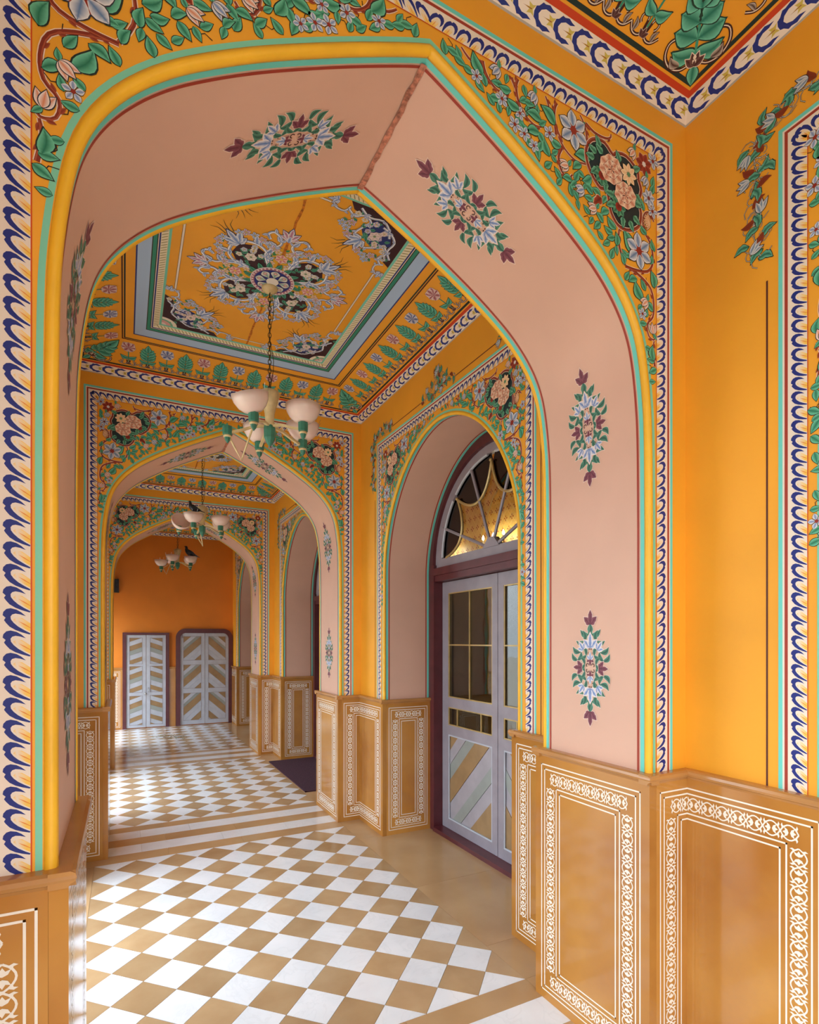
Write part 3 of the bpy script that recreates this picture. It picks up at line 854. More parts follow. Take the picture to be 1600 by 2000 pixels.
# ------------------------------------------------------------------ painted ceilings
LY = (PITCH-2*HY)/2
CZ = [(0, 3.560), (.045, 3.612), (.32, 3.70), (.56, 3.742), (2, 3.742)]
def zc(i):
    for (a, za), (b_, zb_) in zip(CZ, CZ[1:]):
        if i <= b_: return za+(i-a)/(b_-a)*(zb_-za)
    return CZ[-1][1]
def ceil_map(x, y, o):
    i = max(0.0, min(HW-abs(x), LY-abs(y)))
    return (x, y, zc(i)-o)
def ceiling_base():
    b = MB(); ins = [0, .045, .32, .56]
    V = []
    for i in ins:
        for sx, sy in ((-1, -1), (1, -1), (1, 1), (-1, 1)): V.append((sx*(HW-i), sy*(LY-i), zc(i)))
    F = []
    for r_ in range(3):
        for k in range(4): F.append((r_*4+k, r_*4+(k+1) % 4, r_*4+4+(k+1) % 4, r_*4+4+k))
    F.append((12, 13, 14, 15)); b.add(V, F)
    return b.mesh('ceiling', 'orange_wall')
def sides(P):
    for x, y, a, L in ((0, LY, 180, HW), (0, -LY, 0, HW), (HW, 0, 90, LY), (-HW, 0, -90, LY)):
        P.push(x, y, a); yield L; P.pop()
def ring(P, i0, i1, c, lay=0):
    for L in sides(P):
        P.poly([(-(L-i0), i0), (L-i0, i0), (L-i1, i1), (-(L-i1), i1)], c, lay)
TE, TD = (116, 212, 186), (14, 122, 104)
def cornice():
    P = Paint()
    ring(P, 0, .004, (176, 170, 160)); ring(P, .004, .045, WHT, 0)
    for L in sides(P):
        n = int((2*L-.06)/.078); p = (2*L-.06)/n
        for i in range(n):
            P.push(-L+.03+(i+.5)*p, .0245, 0, p*.98, .040)
            P.poly([(-.48,.36),(-.30,.40),(-.12,.48),(.08,.42),(.2,.44),(.34,.26),(.46,.2),(.5,0),(.46,-.2),(.34,-.26),(.2,-.44),(.08,-.42),(-.12,-.48),(-.30,-.40),(-.48,-.36),
                    (-.25,-.27),(.0,-.28),(.2,-.17),(.28,0),(.2,.17),(.0,.28),(-.25,.27)], BLU, 1)
            P.poly([(-.55,.2),(-.4,.14),(-.2,.2),(-.28,.04),(-.05,0),(-.28,-.04),(-.2,-.2),(-.4,-.14),(-.55,-.2),(-.44,0)], (206, 186, 84), 1)
            P.poly([(-.4,.02),(.05,.0),(-.4,-.02)], (150, 70, 30), 2)
            P.pop()
    ring(P, .0455, .063, (204, 66, 30)); ring(P, .071, .084, DKG)
    return P.mesh('cornice', ceil_map)
def base_scroll(P, w):
    """brown scroll with white light, centred, width w"""
    for sg in (1, -1):
        P.push(0, 0, 0, sg, 1)
        q = [(w*.02, .020), (w*.12, .008), (w*.25, .005), (w*.38, .010), (w*.5, .026)]
        P.stroke(catmull(q, 3), .0098, BRN, 1); P.stroke(catmull(q, 3), .0026, WHT, 2)
        c = [(.010+.014+.014*math.cos(R(a)), .046+.014*math.sin(R(a))) for a in range(180, -100, -35)]
        P.stroke([(.007, .022)]+c, .0088, BRN, 1); P.stroke(c, .0024, WHT, 2)
        P.leaf(w*.33, .008, 70, .032, .015, (206, 196, 186), BRN, BRN, 1, bend=.4)
        P.pop()
    for a in (40, 90, 140): P.leaf(0, .008, a, .024, .013, (120, 84, 84), BRN, WHT, 3, o=.001)
def frieze():
    P = Paint()
    p = .124
    for L in sides(P):
        n = int((2*(L-.30))/p); n -= (n+1) % 2; q = 2*(L-.30)/n
        for i in range(n):
            P.push(-(L-.30)+(i+.5)*q, .092)
            base_scroll(P, q)
            if i % 2 == 0:
                c1, c2 = (((244, 226, 222), (150, 40, 66)) if (i//2) % 2 == 0 else ((240, 238, 238), (30, 70, 150)))
                P.stroke([(0, .02), (0, .14)], .007, (50, 150, 126), 2)
                for sg in (1, -1): P.leaf(0, .064, 90-sg*60, .056, .03, TE, TD, lay=3, bend=-.4*sg)
                for a, l in ((90-84, .047), (90+84, .047), (90-40, .054), (90+40, .054), (90, .048), (-90, .036), (-45, .04), (225, .04)):
                    P.leaf(0, .160, a, l, .046, c1, c2, (70, 40, 50), 4, pk=1.6, n=7, o=.0018)
            else:
                P.stroke([(0, .02), (0, .1)], .008, (50, 150, 126), 2)
                for sg in (1, -1): P.leaf(0, .052, 90-sg*66, .056, .03, TE, TD, lay=3, bend=-.4*sg)
                for j, (h, l) in enumerate(((.076, .062), (.100, .064), (.126, .058), (.150, .046))):
                    for sg in (1, -1): P.leaf(0, h, 90-sg*54, l, .036, TE, TD, (10, 60, 52), 4+j, n=7, pk=1.0)
                P.leaf(0, .152, 90, .062, .036, TE, TD, (10, 60, 52), 8)
            P.pop()
        # corner leaf, on the mitre of this side
        P.push(-(L-.11), .11, 45)
        for sg in (1, -1): P.leaf(.045, 0, sg*62, .085, .046, TE, TD, (10, 60, 52), 4, bend=sg*.4)
        for j in range(3):
            for sg in (1, -1): P.leaf(.085+.042*j, 0, sg*(58-6*j), .088-.012*j, .058, TE, TD, (10, 60, 52), 5+2*j, pk=1.0)
        P.leaf(.165, 0, 0, .105, .066, TE, TD, (10, 60, 52), 12)
        P.stroke([(.02, 0), (.17, 0)], .009, (60, 160, 136), 3)
        P.leaf(.012, 0, 180, .062, .036, TE, TD, (10, 60, 52), 5)
        for a in (-44, -15, 15, 44): P.leaf(.008, 0, a, .044, .02, (120, 84, 84), BRN, WHT, 7)
        for sg in (1, -1):
            c = catmull([(.02, sg*.014), (.016, sg*.045), (.036, sg*.08), (.075, sg*.10), (.108, sg*.092), (.112, sg*.066), (.092, sg*.058)], 4)
            P.stroke(c, .0125, BRN, 2); P.stroke(c, .0032, WHT, 3)
            P.leaf(.03, sg*.05, sg*35, .05, .024, (206, 196, 186), BRN, BRN, 4, bend=sg*.4)
        P.pop()
    return P.mesh('frieze', ceil_map)
def inner_bands():
    P = Paint()
    ring(P, .321, .329, (74, 30, 22)); ring(P, .334, .343, DKG)
    ring(P, .392, .4, (26, 50, 130)); ring(P, .4, .468, (172, 202, 236)); ring(P, .468, .473, INK)
    ring(P, .473, .492, (40, 142, 118)); ring(P, .492, .497, INK); ring(P, .497, .501, WHT)
    ring(P, .501, .509, BLU); ring(P, .509, .545, (236, 226, 196)); ring(P, .545, .559, (120, 208, 186))
    for L in sides(P):
        n = int(2*(L-.53)/.022)
        for i in range(n):
            P.push(-(L-.53)+2*(L-.53)*(i+.5)/n, .51, 0, .022, .034)
            P.poly([(-.5, 0), (-.2, .1), (.3, .7), (.5, 1), (.2, .9), (-.3, .3)], (150, 142, 76), 1)
            P.pop()
    for s_ in (1,):
        for L in sides(P):
            i = .607; e = .40
            P.poly([(-(L-i)+e, i-.002), (L-i-e, i-.002), (L-i-e, i+.012), (-(L-i)+e, i+.012)], INK, 0)
            P.poly([(-(L-i)+e, i), (L-i-e, i), (L-i-e, i+.010), (-(L-i)+e, i+.010)], WHT, 1)
    return P.mesh('bands', ceil_map)
BW1, BW2, BO = (240, 243, 246), (96, 136, 200), (60, 74, 120)
def tulip(P, x, y, a, r, pink=False, spikes=True):
    c2 = (170, 80, 130) if pink else BW2
    for da, s in ((-75, .6), (75, .6), (-40, .85), (40, .85), (0, 1)):
        P.leaf(x, y, a+da, r*s, r*.4, BW1, c2, BO, 6, lobes=2)
    if spikes:
        for da in (-16, -5, 6, 18):
            P.stroke([(x+r*.8*math.cos(R(a+da)), y+r*.8*math.sin(R(a+da))), (x+r*1.25*math.cos(R(a+da*.9)), y+r*1.25*math.sin(R(a+da*.9))), (x+r*1.6*math.cos(R(a+da*1.4)), y+r*1.6*math.sin(R(a+da*1.4)))], lambda t: .005*(1-t*.8), (40, 70, 50), 4)
def bscroll(P, pts, w=.012):
    q = catmull(pts, 3)
    P.stroke(q, w, BW1, 5, BO, .002, BW2)
    for i in range(2, len(q)-1, 4):
        a = math.degrees(math.atan2(q[i][1]-q[i-1][1], q[i][0]-q[i-1][0]))
        P.leaf(q[i][0], q[i][1], a+40, w*2.4, w*1.2, BW1, BW2, BO, 6); 
        if i % 8 == 2: P.leaf(q[i][0], q[i][1], a-50, w*2.2, w*1.1, BW1, BW2, BO, 6)
def ground_patch(P, pts, c, seed, lay=2, big=True, fl=(244, 240, 230)):
    rr = random.Random(seed)
    P.poly(pts, c, lay)
    xs = [p[0] for p in pts]; ys = [p[1] for p in pts]
    cx, cy = sum(xs)/len(xs), sum(ys)/len(ys)
    for k in range(30):
        t = rr.uniform(.2, .92); e = pts[rr.randrange(len(pts))]
        x, y = cx+(e[0]-cx)*t, cy+(e[1]-cy)*t
        if k % 3 == 0: P.flower(x, y, .019, 5, fl, (200, 190, 170) if k % 2 else (110, 140, 190), (210, 180, 90), None, rr.uniform(0, 70), lay+3, wd=.8)
        else: P.leaf(x, y, rr.uniform(0, 360), .034, .02, (90, 180, 150), (6, 96, 76), None, lay+1, n=8)
    if big: P.flower(cx, cy, .034, 6, fl, (214, 200, 190), (120, 150, 110), (60, 60, 60), 0, lay+5, wd=.8)
def star():
    P = Paint()
    for k in range(4):                               # diagonal arms
        P.push(0, 0, 45+90*k)
        ground_patch(P, [(.12, -.075), (.2, -.1), (.29, -.075), (.33, 0), (.29, .075), (.2, .1), (.12, .075)], (52, 18, 34), k)
        for sg in (1, -1):
            bscroll(P, [(.13, sg*.05), (.2, sg*.10), (.28, sg*.10), (.33, sg*.055), (.345, 0)], .016)
            bscroll(P, [(.2, sg*.105), (.235, sg*.135), (.28, sg*.14), (.305, sg*.115)], .011)
            P.leaf(.30, sg*.09, sg*35, .06, .034, BW1, BW2, BO, 6, lobes=2); P.leaf(.22, sg*.11, sg*70, .05, .03, BW1, BW2, BO, 6, lobes=2)
            for d, e, c in ((.27, .15, 0), (.315, .135, 1), (.355, .115, 0), (.39, .085, 1), (.40, .05, 0), (.24, .16, 1)):
                P.flower(d, sg*e, .026, 5, BW1, BW2 if not c else (176, 90, 130), (210, 180, 90), BO, 20, 6)
                P.leaf(d-.02, sg*(e-.02), sg*40, .032, .016, (90, 180, 140), (10, 100, 76), None, 5)
        tulip(P, .335, 0, 0, .105)
        P.pop()
    for k in range(4):                               # axis arms
        P.push(0, 0, 90*k)
        P.poly([(.12, -.06), (.2, -.085), (.27, -.07), (.31, 0), (.27, .07), (.2, .085), (.12, .06)], (224, 170, 40), 2)
        rr = random.Random(k+40)
        for _ in range(22):
            d = rr.uniform(.13, .29); e = rr.uniform(-.065, .065)
            P.leaf(d, e, rr.uniform(0, 360), .028, .017, (86, 176, 120), (14, 110, 60), None, 3, n=8)
        for d, e in ((.16, .045), (.16, -.045), (.265, .03), (.265, -.03)): P.flower(d, e, .022, 5, (244, 232, 200), (226, 170, 150), (220, 180, 60), BO, 0, 5)
        P.flower(.215, 0, .038, 6, (246, 224, 216), (206, 110, 110), (230, 190, 80), (120, 60, 60), 0, 6, wd=.8)
        for sg in (1, -1):
            bscroll(P, [(.14, sg*.06), (.22, sg*.09), (.29, sg*.055), (.33, sg*.03), (.38, sg*.045), (.405, sg*.085), (.375, sg*.11), (.345, sg*.09)], .014)
            P.leaf(.30, sg*.05, sg*60, .055, .03, BW1, BW2, BO, 6, lobes=2); P.leaf(.345, sg*.035, sg*30, .05, .028, BW1, BW2, BO, 6, lobes=2)
        tulip(P, .385, 0, 0, .085, True, False)
        P.leaf(.36, 0, 0, .05, .03, BW1, BW2, BO, 6)
        P.pop()
    for k in range(16):                              # green collar
        a = 22.5*k
        P.leaf(.115*math.cos(R(a)), .115*math.sin(R(a)), a+15, .055, .032, (86, 180, 150), (6, 100, 80), (10, 50, 40), 8, lobes=2)
    P.disc(0, 0, .128, (226, 214, 216), lay=11, n=32); P.disc(0, 0, .122, (170, 110, 130), lay=12, n=32)
    for k in range(32):
        a = 11.25*k; P.disc(.115*math.cos(R(a)), .115*math.sin(R(a)), .006, (240, 230, 226), lay=13, n=6)
    P.disc(0, 0, .105, BLU, lay=14, n=32)
    for k in range(8):
        P.leaf(.03*math.cos(R(45*k)), .03*math.sin(R(45*k)), 45*k, .07, .052, (240, 236, 230), (120, 170, 160), (30, 40, 60), 15, pk=1.7)
        P.disc(.078*math.cos(R(45*k)), .078*math.sin(R(45*k)), .011, (190, 110, 110), (240, 220, 210), 17, 8)
    P.disc(0, 0, .036, (236, 230, 220), lay=18)
    return P.mesh('star', ceil_map)
def corner_piece(P, seed):
    """origin at the field corner, +x and +y run along the two edges"""
    ground_patch(P, [(0, 0), (.36, 0), (.33, .045), (.2, .085), (.13, .13), (.085, .2), (.045, .33), (0, .36)], (50, 18, 34), seed, 2, False)
    ground_patch(P, [(.10, .10), (.2, .06), (.26, .13), (.22, .2), (.2, .22), (.13, .26), (.06, .2)], (22, 48, 120), seed+1, 5, True, (246, 226, 232))
    for r_, c_, l_ in ((.095, (238, 230, 212), 4), (.07, (120, 190, 160), 5), (.055, (226, 170, 170), 6), (.028, (240, 226, 220), 7)):
        P.poly([(0, 0)]+[(r_*math.cos(R(a)), r_*math.sin(R(a))) for a in range(0, 91, 10)], c_, l_)
    for m_ in (1, -1):
        P.stack.append(P.M)
        if m_ < 0:
            a, b_, c, d, e, f = P.M; P.M = (b_, a, d, c, e, f)
        bscroll(P, [(.02, .30), (.06, .24), (.05, .17), (.09, .12), (.15, .09)], .012)
        bscroll(P, [(.05, .36), (.085, .31), (.06, .27), (.09, .22), (.14, .25), (.19, .27), (.225, .25)], .012)
        bscroll(P, [(.03, .44), (.07, .42), (.075, .37), (.035, .35)], .010)
        tulip(P, .02, .42, 75, .05, False, False)
        for x, y, c in ((.13, .31, 0), (.175, .325, 1), (.215, .305, 0), (.15, .355, 1)):
            P.flower(x, y, .026, 5, BW1, BW2 if c else (176, 90, 130), (210, 180, 90), BO, 20, 7)
            P.leaf(x-.02, y-.02, 120, .03, .015, (90, 180, 140), (10, 100, 76), None, 6)
        P.pop()
    tulip(P, .225, .225, 45, .10)
def corners():
    P = Paint()
    for sx, sy, a in ((-1, -1, 0), (1, -1, 90), (1, 1, 180), (-1, 1, 270)):
        P.push(sx*(HW-.56), sy*(LY-.56), a); corner_piece(P, a); P.pop()
    return P.mesh('corners', ceil_map)
CE = [('cornice_rope_border', cornice()), ('painted_frieze', frieze()), ('painted_bands', inner_bands()), ('painted_star', star()), ('painted_corners', corners())]
me_ceil = ceiling_base()
b = MB(); V = []; F = []; rr = random.Random(9)
for i in range(31):
    y = -(LY-.56)+2*(LY-.56)*i/30; x = rr.uniform(-.004, .004); wv = .005+rr.uniform(0, .004)
    V += [(x-wv, y, 3.7405), (x+wv, y, 3.7405)]
for i in range(30): F.append((2*i, 2*i+1, 2*i+3, 2*i+2))
b.add(V, F); mat('crack_orange', (206, 118, 30), 0.8, 0.25, 60); me_cc = b.mesh('ceiling_crack', 'crack_orange')
cyc = [(YA[0]+YA[1])/2, (YA[1]+YA[2])/2, (YA[2]+YA[3])/2, (YA[3]+HY+YB)/2]
CW = ['above the viewer', 'above the first chandelier', 'above the second chandelier', 'above the far chandelier by the end wall']
for k, yc in enumerate(cyc):
    o = new_obj('ceiling' if k == 0 else 'ceiling.%03d' % k, me_ceil, None, (XC, yc, 0), kind='structure')
    tag(o, 'painted orange tray ceiling '+CW[k])
    if k == 3: o.scale = (1, (YB-YA[3]-HY)/2/LY, 1)
    for nm, me in CE: new_obj(nm, me, o)
    new_obj('crack_line', me_cc, o)

# ------------------------------------------------------------------ floor
floor = MB(); floor.box((-.795, -1.6, -.2), (2.47, YB+.1, -.006))
floor = tag(floor.obj('floor', 'grout', kind='structure'), 'polished checkered marble floor')
TP = .268; G = .0012; FX0, FX1 = XC-3.5*TP-.034, XC+3.5*TP-.034
def tile_mesh(pts, m):
    c = (sum(p[0] for p in pts)/len(pts), sum(p[1] for p in pts)/len(pts))
    q = [(p[0]-(p[0]-c[0])*.012, p[1]-(p[1]-c[1])*.012) for p in pts]
    b = MB(); b.prism(q, lambda p: (p[0], p[1], 0), lambda p: (p[0], p[1], -.007)); return b.mesh('tile', m)
h = TP/2
DIA = [(-h, 0), (0, -h), (h, 0), (0, h)]
TM = {('w', 'd'): tile_mesh(DIA, 'tile_white'), ('t', 'd'): tile_mesh(DIA, 'tile_tan'),
      ('w', 'u'): tile_mesh([(-h, 0), (h, 0), (0, h)], 'tile_white'), ('w', 'n'): tile_mesh([(-h, 0), (0, -h), (h, 0)], 'tile_white'),
      ('t', 'l'): tile_mesh([(0, -h), (h, 0), (0, h)], 'tile_tan'), ('t', 'r'): tile_mesh([(0, -h), (0, h), (-h, 0)], 'tile_tan')}
def slab(x0, y0, x1, y1, m, name='floor_slab'):
    b = MB(); g = .0008; b.box((x0+g, y0+g, -.008), (x1-g, y1-g, 0)); return b.obj(name, m, floor)
NT = 0
STUFF = {'w': MB(), 't': MB()}
def field(y0, y1, mode):
    global NT
    n = 9; py = (y1-y0)/n
    def put(kind, sh, x, y):
        global NT
        if mode == 'tiles':
            o = new_obj('tile', TM[(kind, sh)], floor, (x, y, 0)); o.scale = (1, py/TP, 1); NT += 1
        else:
            me = TM[(kind, sh)]
            STUFF[kind].add([(v.co.x+x, v.co.y*py/TP+y, v.co.z) for v in me.vertices], [tuple(p.vertices) for p in me.polygons])
    for i in range(7):
        x = FX0+(i+.5)*TP
        for j in range(n+1):
            y = y0+j*py
            put('w', 'u' if j == 0 else 'n' if j == n else 'd', x, y)
    for i in range(8):
        x = FX0+i*TP
        for j in range(n):
            put('t', 'l' if i == 0 else 'r' if i == 7 else 'd', x, y0+(j+.5)*py)
bounds = []
for k in range(4):
    y0 = YA[k]+.40; y1 = YA[k+1]-.425 if k < 3 else YB-.05
    bounds.append((y0, y1))
field(*bounds[1], 'tiles'); field(*bounds[2], 'tiles'); field(*bounds[0], 'stuff'); field(*bounds[3], 'stuff')
for kk, nm in (('w', 'tile_white'), ('t', 'tile_tan')):
    STUFF[kk].obj('tile_field', nm, floor, kind='stuff')
# threshold strips under every arch
for k, yc in enumerate(YA):
    for a, q, m in ((-.425, -.265, 'slab_tan'), (-.265, -.08, 'tile_white'), (-.08, .085, 'slab_tan'), (.085, .265, 'tile_white'), (.265, .40, 'slab_tan')):
        cuts = {'tile_white': (-.795, .12, .72 if a < 0 else .5, 1.25, FX1), 'slab_tan': (-.795, .3, 1.05 if a > 0 else .85, FX1)}[m]
        for x0, x1 in zip(cuts, cuts[1:]): slab(x0, yc+a, x1, yc+q, m)
        slab(FX1, yc+a, XR, yc+q, 'slab_tan')
for k in range(4):
    y0, y1 = bounds[k]
    slab(-.795, y0, FX0, y1, 'slab_tan')
    lo, hi = YD[k]-.88, YD[k]+.88
    slab(FX1, y0, XR, lo, 'slab_tan'); slab(FX1, hi, XR, y1, 'slab_tan')
    slab(FX1, lo, 2.47, (lo+hi)/2-.1, 'slab_tan'); slab(FX1, (lo+hi)/2-.1, 2.47, hi, 'slab_tan')
slab(-.795, YB-.05, 2.47, YB+.05, 'slab_tan')

# ------------------------------------------------------------------ joinery
def clip(poly, nx, ny, c):                            # keep nx*x+ny*y <= c
    out = []
    for i in range(len(poly)):
        a, q = poly[i-1], poly[i]
        da, dq = nx*a[0]+ny*a[1]-c, nx*q[0]+ny*q[1]-c
        if (da <= 0) != (dq <= 0):
            t = da/(da-dq); out.append((a[0]+t*(q[0]-a[0]), a[1]+t*(q[1]-a[1])))
        if dq <= 0: out.append(q)
    return out
def planks(leaf, x0, x1, z0, z1, ang, seq, wd, y, flip, phase=0.0):
    """diagonal boards filling a door panel, each a piece of its own"""
    rect = [(x0, z0), (x1, z0), (x1, z1), (x0, z1)]
    nx, ny = -math.sin(R(ang)), math.cos(R(ang))
    cs = [nx*p[0]+ny*p[1] for p in rect]
    c = max(cs)+phase; i = 0
    while c > min(cs):
        w_ = wd[i % len(wd)]
        p = clip(clip(rect, nx, ny, c-.0008), -nx, -ny, -(c-w_+.0008))
        if len(p) > 2:
            b = MB(); dp = .004 if i % 2 else 0
            b.prism([(flip*a, q) for a, q in p], lambda q: (q[0], y-dp, q[1]), lambda q: (q[0], y+.014, q[1]))
            b.obj('plank', seq[i % len(seq)], leaf)
        c -= w_; i += 1
def bead_rect(b, x0, x1, z0, z1, y, w=.009, t=.006):
    b.box((x0, y-t, z0), (x0+w, y+.004, z1)); b.box((x1-w, y-t, z0), (x1, y+.004, z1))
    b.box((x0+w, y-t, z0), (x1-w, y+.004, z0+w)); b.box((x0+w, y-t, z1-w), (x1-w, y+.004, z1))
def arc_band(b, outer, inner, y0, y1):
    n = len(outer); m = n
    V = [(x, y0, z) for x, z in outer]+[(x, y0, z) for x, z in inner]+[(x, y1, z) for x, z in outer]+[(x, y1, z) for x, z in inner]
    F = []
    for i in range(n-1):
        F += [(i, i+1, n+i+1, n+i), (2*n+i+1, 2*n+i, 3*n+i, 3*n+i+1), (n+i, n+i+1, 3*n+i+1, 3*n+i), (i+1, i, 2*n+i, 2*n+i+1)]
    F += [(0, n, 3*n, 2*n), (n-1, 3*n-1, 4*n-1, 2*n-1)]
    b.add(V, F)
def ell(a, bb, z0, t0=0, t1=180, n=32): return [(-a*math.cos(R(t0+(t1-t0)*i/n)), z0+bb*math.sin(R(t0+(t1-t0)*i/n))) for i in range(n+1)]
# door frame meshes (local x = toward the viewer along the wall, y = into the wall)
b = MB()
b.box((-.90, -.01, 0), (-.785, .13, 2.2395)); b.box((.785, -.01, 0), (.90, .13, 2.2395))
b.box((-.785, .0, 2.10), (.785, .13, 2.21)); b.box((-.785, -.012, 2.15), (.785, .0, 2.21)); b.box((-.785, -.02, -.001), (.785, .13, .032))
arc_band(b, ell(.915, .90, 2.24), ell(.80, .79, 2.24), -.01, .13)
me_dframe = b.mesh('frame', 'maroon')
def leaf_part(parent, flip):
    y = .075
    b = MB()
    def bx(x0, x1, z0, z1, d=0.0): b.box((min(flip*x0, flip*x1), y+d, z0), (max(flip*x0, flip*x1), y+.04, z1))
    bx(.003, .07, .034, 2.095); bx(.69, .783, .034, 2.095)
    for z0, z1 in ((.034, .113), (.82, .899), (1.049, 1.131), (2.0, 2.095)): bx(.07, .69, z0, z1)
    bx(.07, .69, .113, .82, .03)
    leaf = b.obj('door_leaf', 'lilac_grey', parent)
    g = MB()
    def rect(x0, x1, z0, z1): bead_rect(g, min(flip*x0, flip*x1), max(flip*x0, flip*x1), z0, z1, y+.008)
    for x0, x1 in ((.07, .382), (.372, .69)):
        for z0, z1 in ((1.131, 1.572), (1.562, 2.0)): rect(x0, x1, z0, z1)
    for x0, x1 in ((.07, .222), (.212, .561), (.551, .69)): rect(x0, x1, .899, 1.049)
    g.obj('glazing_bead', 'gold_bead', leaf)
    for x0, x1 in ((.07, .377), (.377, .69)):
        for z0, z1 in ((1.131, 1.567), (1.567, 2.0)):
            p = MB(); p.box((min(flip*x0, flip*x1), y+.014, z0), (max(flip*x0, flip*x1), y+.019, z1)); p.obj('glass_pane', 'clear_glass', leaf)
    for x0, x1 in ((.07, .217), (.217, .556), (.556, .69)):
        p = MB(); p.box((min(flip*x0, flip*x1), y+.014, .899), (max(flip*x0, flip*x1), y+.019, 1.049)); p.obj('glass_pane', 'clear_glass', leaf)
    planks(leaf, .07, .69, .113, .82, -45, ['door_tan', 'plank_lilac', 'door_sage', 'door_tan', 'plank_lilac', 'door_sage', 'plank_lilac', 'door_tan'],
           [.10, .085, .09, .135, .12, .085, .10, .2], y+.016, flip)
    m_ = MB(); bead_rect(m_, min(flip*.07, flip*.69), max(flip*.07, flip*.69), .113, .82, y+.006, .012, .004); m_.obj('panel_moulding', 'door_white', leaf)
    return leaf
def bez(p0, pm, p2, n=14):
    c = (2*pm[0]-(p0[0]+p2[0])/2, 2*pm[1]-(p0[1]+p2[1])/2)
    return [((1-t)**2*p0[0]+2*t*(1-t)*c[0]+t*t*p2[0], (1-t)**2*p0[1]+2*t*(1-t)*c[1]+t*t*p2[1]) for t in [i/n for i in range(n+1)]]
SC_A = bez((.63, 2.285), (.405, 2.43), (.454, 2.72)); SC_B = bez((.454, 2.72), (.157, 2.645), (0, 2.9))
def thick(pts, r, b, y):
    b.tube([(x, y, z) for x, z in pts], r, 6)
def fanlight(parent):
    y = .03
    b = MB()
    arc_band(b, ell(.805, .795, 2.24), ell(.695, .685, 2.28), y-.012, y+.03)
    b.box((-.80, y-.012, 2.21), (.80, y+.03, 2.285))
    b.prism([(-.10, 2.28), (.10, 2.28), (.035, 2.35), (-.035, 2.35)], lambda p: (p[0], y-.02, p[1]), lambda p: (p[0], y+.03, p[1]))
    b.obj('fan_frame', 'lilac_grey', parent)
    for sg in (1, -1):
        for p, q in (((.085, 2.30), (.672, 2.535)), ((.03, 2.34), (.272, 2.925))):
            b = MB(); b.tube([(sg*p[0], y-.008, p[1]), (sg*q[0], y-.008, q[1])], .0125, 6); b.obj('radial_bar', 'lilac_grey', parent)
        for s_ in (SC_A, SC_B):
            b = MB(); b.tube([(sg*x, y-.010, z) for x, z in s_], .011, 6); b.obj('scallop_bar', 'gold_bead', parent)
        for a0, a1 in ((1, 41), (46, 86)):
            b = MB(); b.tube([(sg*x, y-.010, z) for x, z in ell(.69, .68, 2.28, a0, a1, 12)], .011, 6); b.obj('rim_bead', 'door_white', parent)
        for s_, a0, a1 in ((SC_A, 1, 42), (SC_B, 45, 88)):
            rim = [(-x, z) for x, z in ell(.70, .69, 2.28, a0, a1, 12)]
            p = [(sg*x, z) for x, z in s_]+[(sg*x, z) for x, z in reversed(rim)]
            b = MB(); b.prism(p, lambda q: (q[0], y+.004, q[1]), lambda q: (q[0], y+.008, q[1])); b.obj('stained_pane', 'wine_glass', parent)
        b = MB(); b.lathe([(0, -.013), (.010, -.009), (.013, 0), (.010, .009), (0, .013)], 8, (sg*.454, y-.018, 2.725)); b.obj('boss', 'gold_bead', parent, smooth=True)
    b = MB(); b.lathe([(0, -.013), (.010, -.009), (.013, 0), (.010, .009), (0, .013)], 8, (0, y-.018, 2.905)); b.obj('boss', 'gold_bead', parent, smooth=True)
    p = [(x, z) for x, z in SC_A]+[(x, z) for x, z in SC_B[1:]]+[(-x, z) for x, z in reversed(SC_B[:-1])]+[(-x, z) for x, z in reversed(SC_A[:-1])]
    b = MB(); b.prism(p, lambda q: (q[0], y+.004, q[1]), lambda q: (q[0], y+.008, q[1])); b.obj('clear_pane', 'clear_glass', parent)
DW = ['beside the viewer', 'right of the first chandelier', 'behind the maroon mat', 'next to the end wall']
def copy_tree(o, parent=None):
    c = o.copy(); COL.objects.link(c); c.parent = parent
    for ch in list(o.children): copy_tree(ch, c)
    return c
d0 = new_obj('door_1', None, None, (XI, YD[0], 0), -math.pi/2, 'structure')
new_obj('door_frame', me_dframe, d0)
for fl in (1, -1): leaf_part(d0, fl)
w0 = new_obj('window_1', None, None, (XI, YD[0], 0), -math.pi/2, 'structure')
fanlight(w0)
tag(d0, 'glazed grey double door with maroon frame '+DW[0]); tag(w0, 'arched fanlight with scalloped gold bars '+DW[0])
for k in (1, 2, 3):
    c = copy_tree(d0); c.name = 'door_%d' % (k+1); c.location = (XI, YD[k], 0); c['label'] = 'glazed grey double door with maroon frame '+DW[k]
    c = copy_tree(w0); c.name = 'window_%d' % (k+1); c.location = (XI, YD[k], 0); c['label'] = 'arched fanlight with scalloped gold bars '+DW[k]

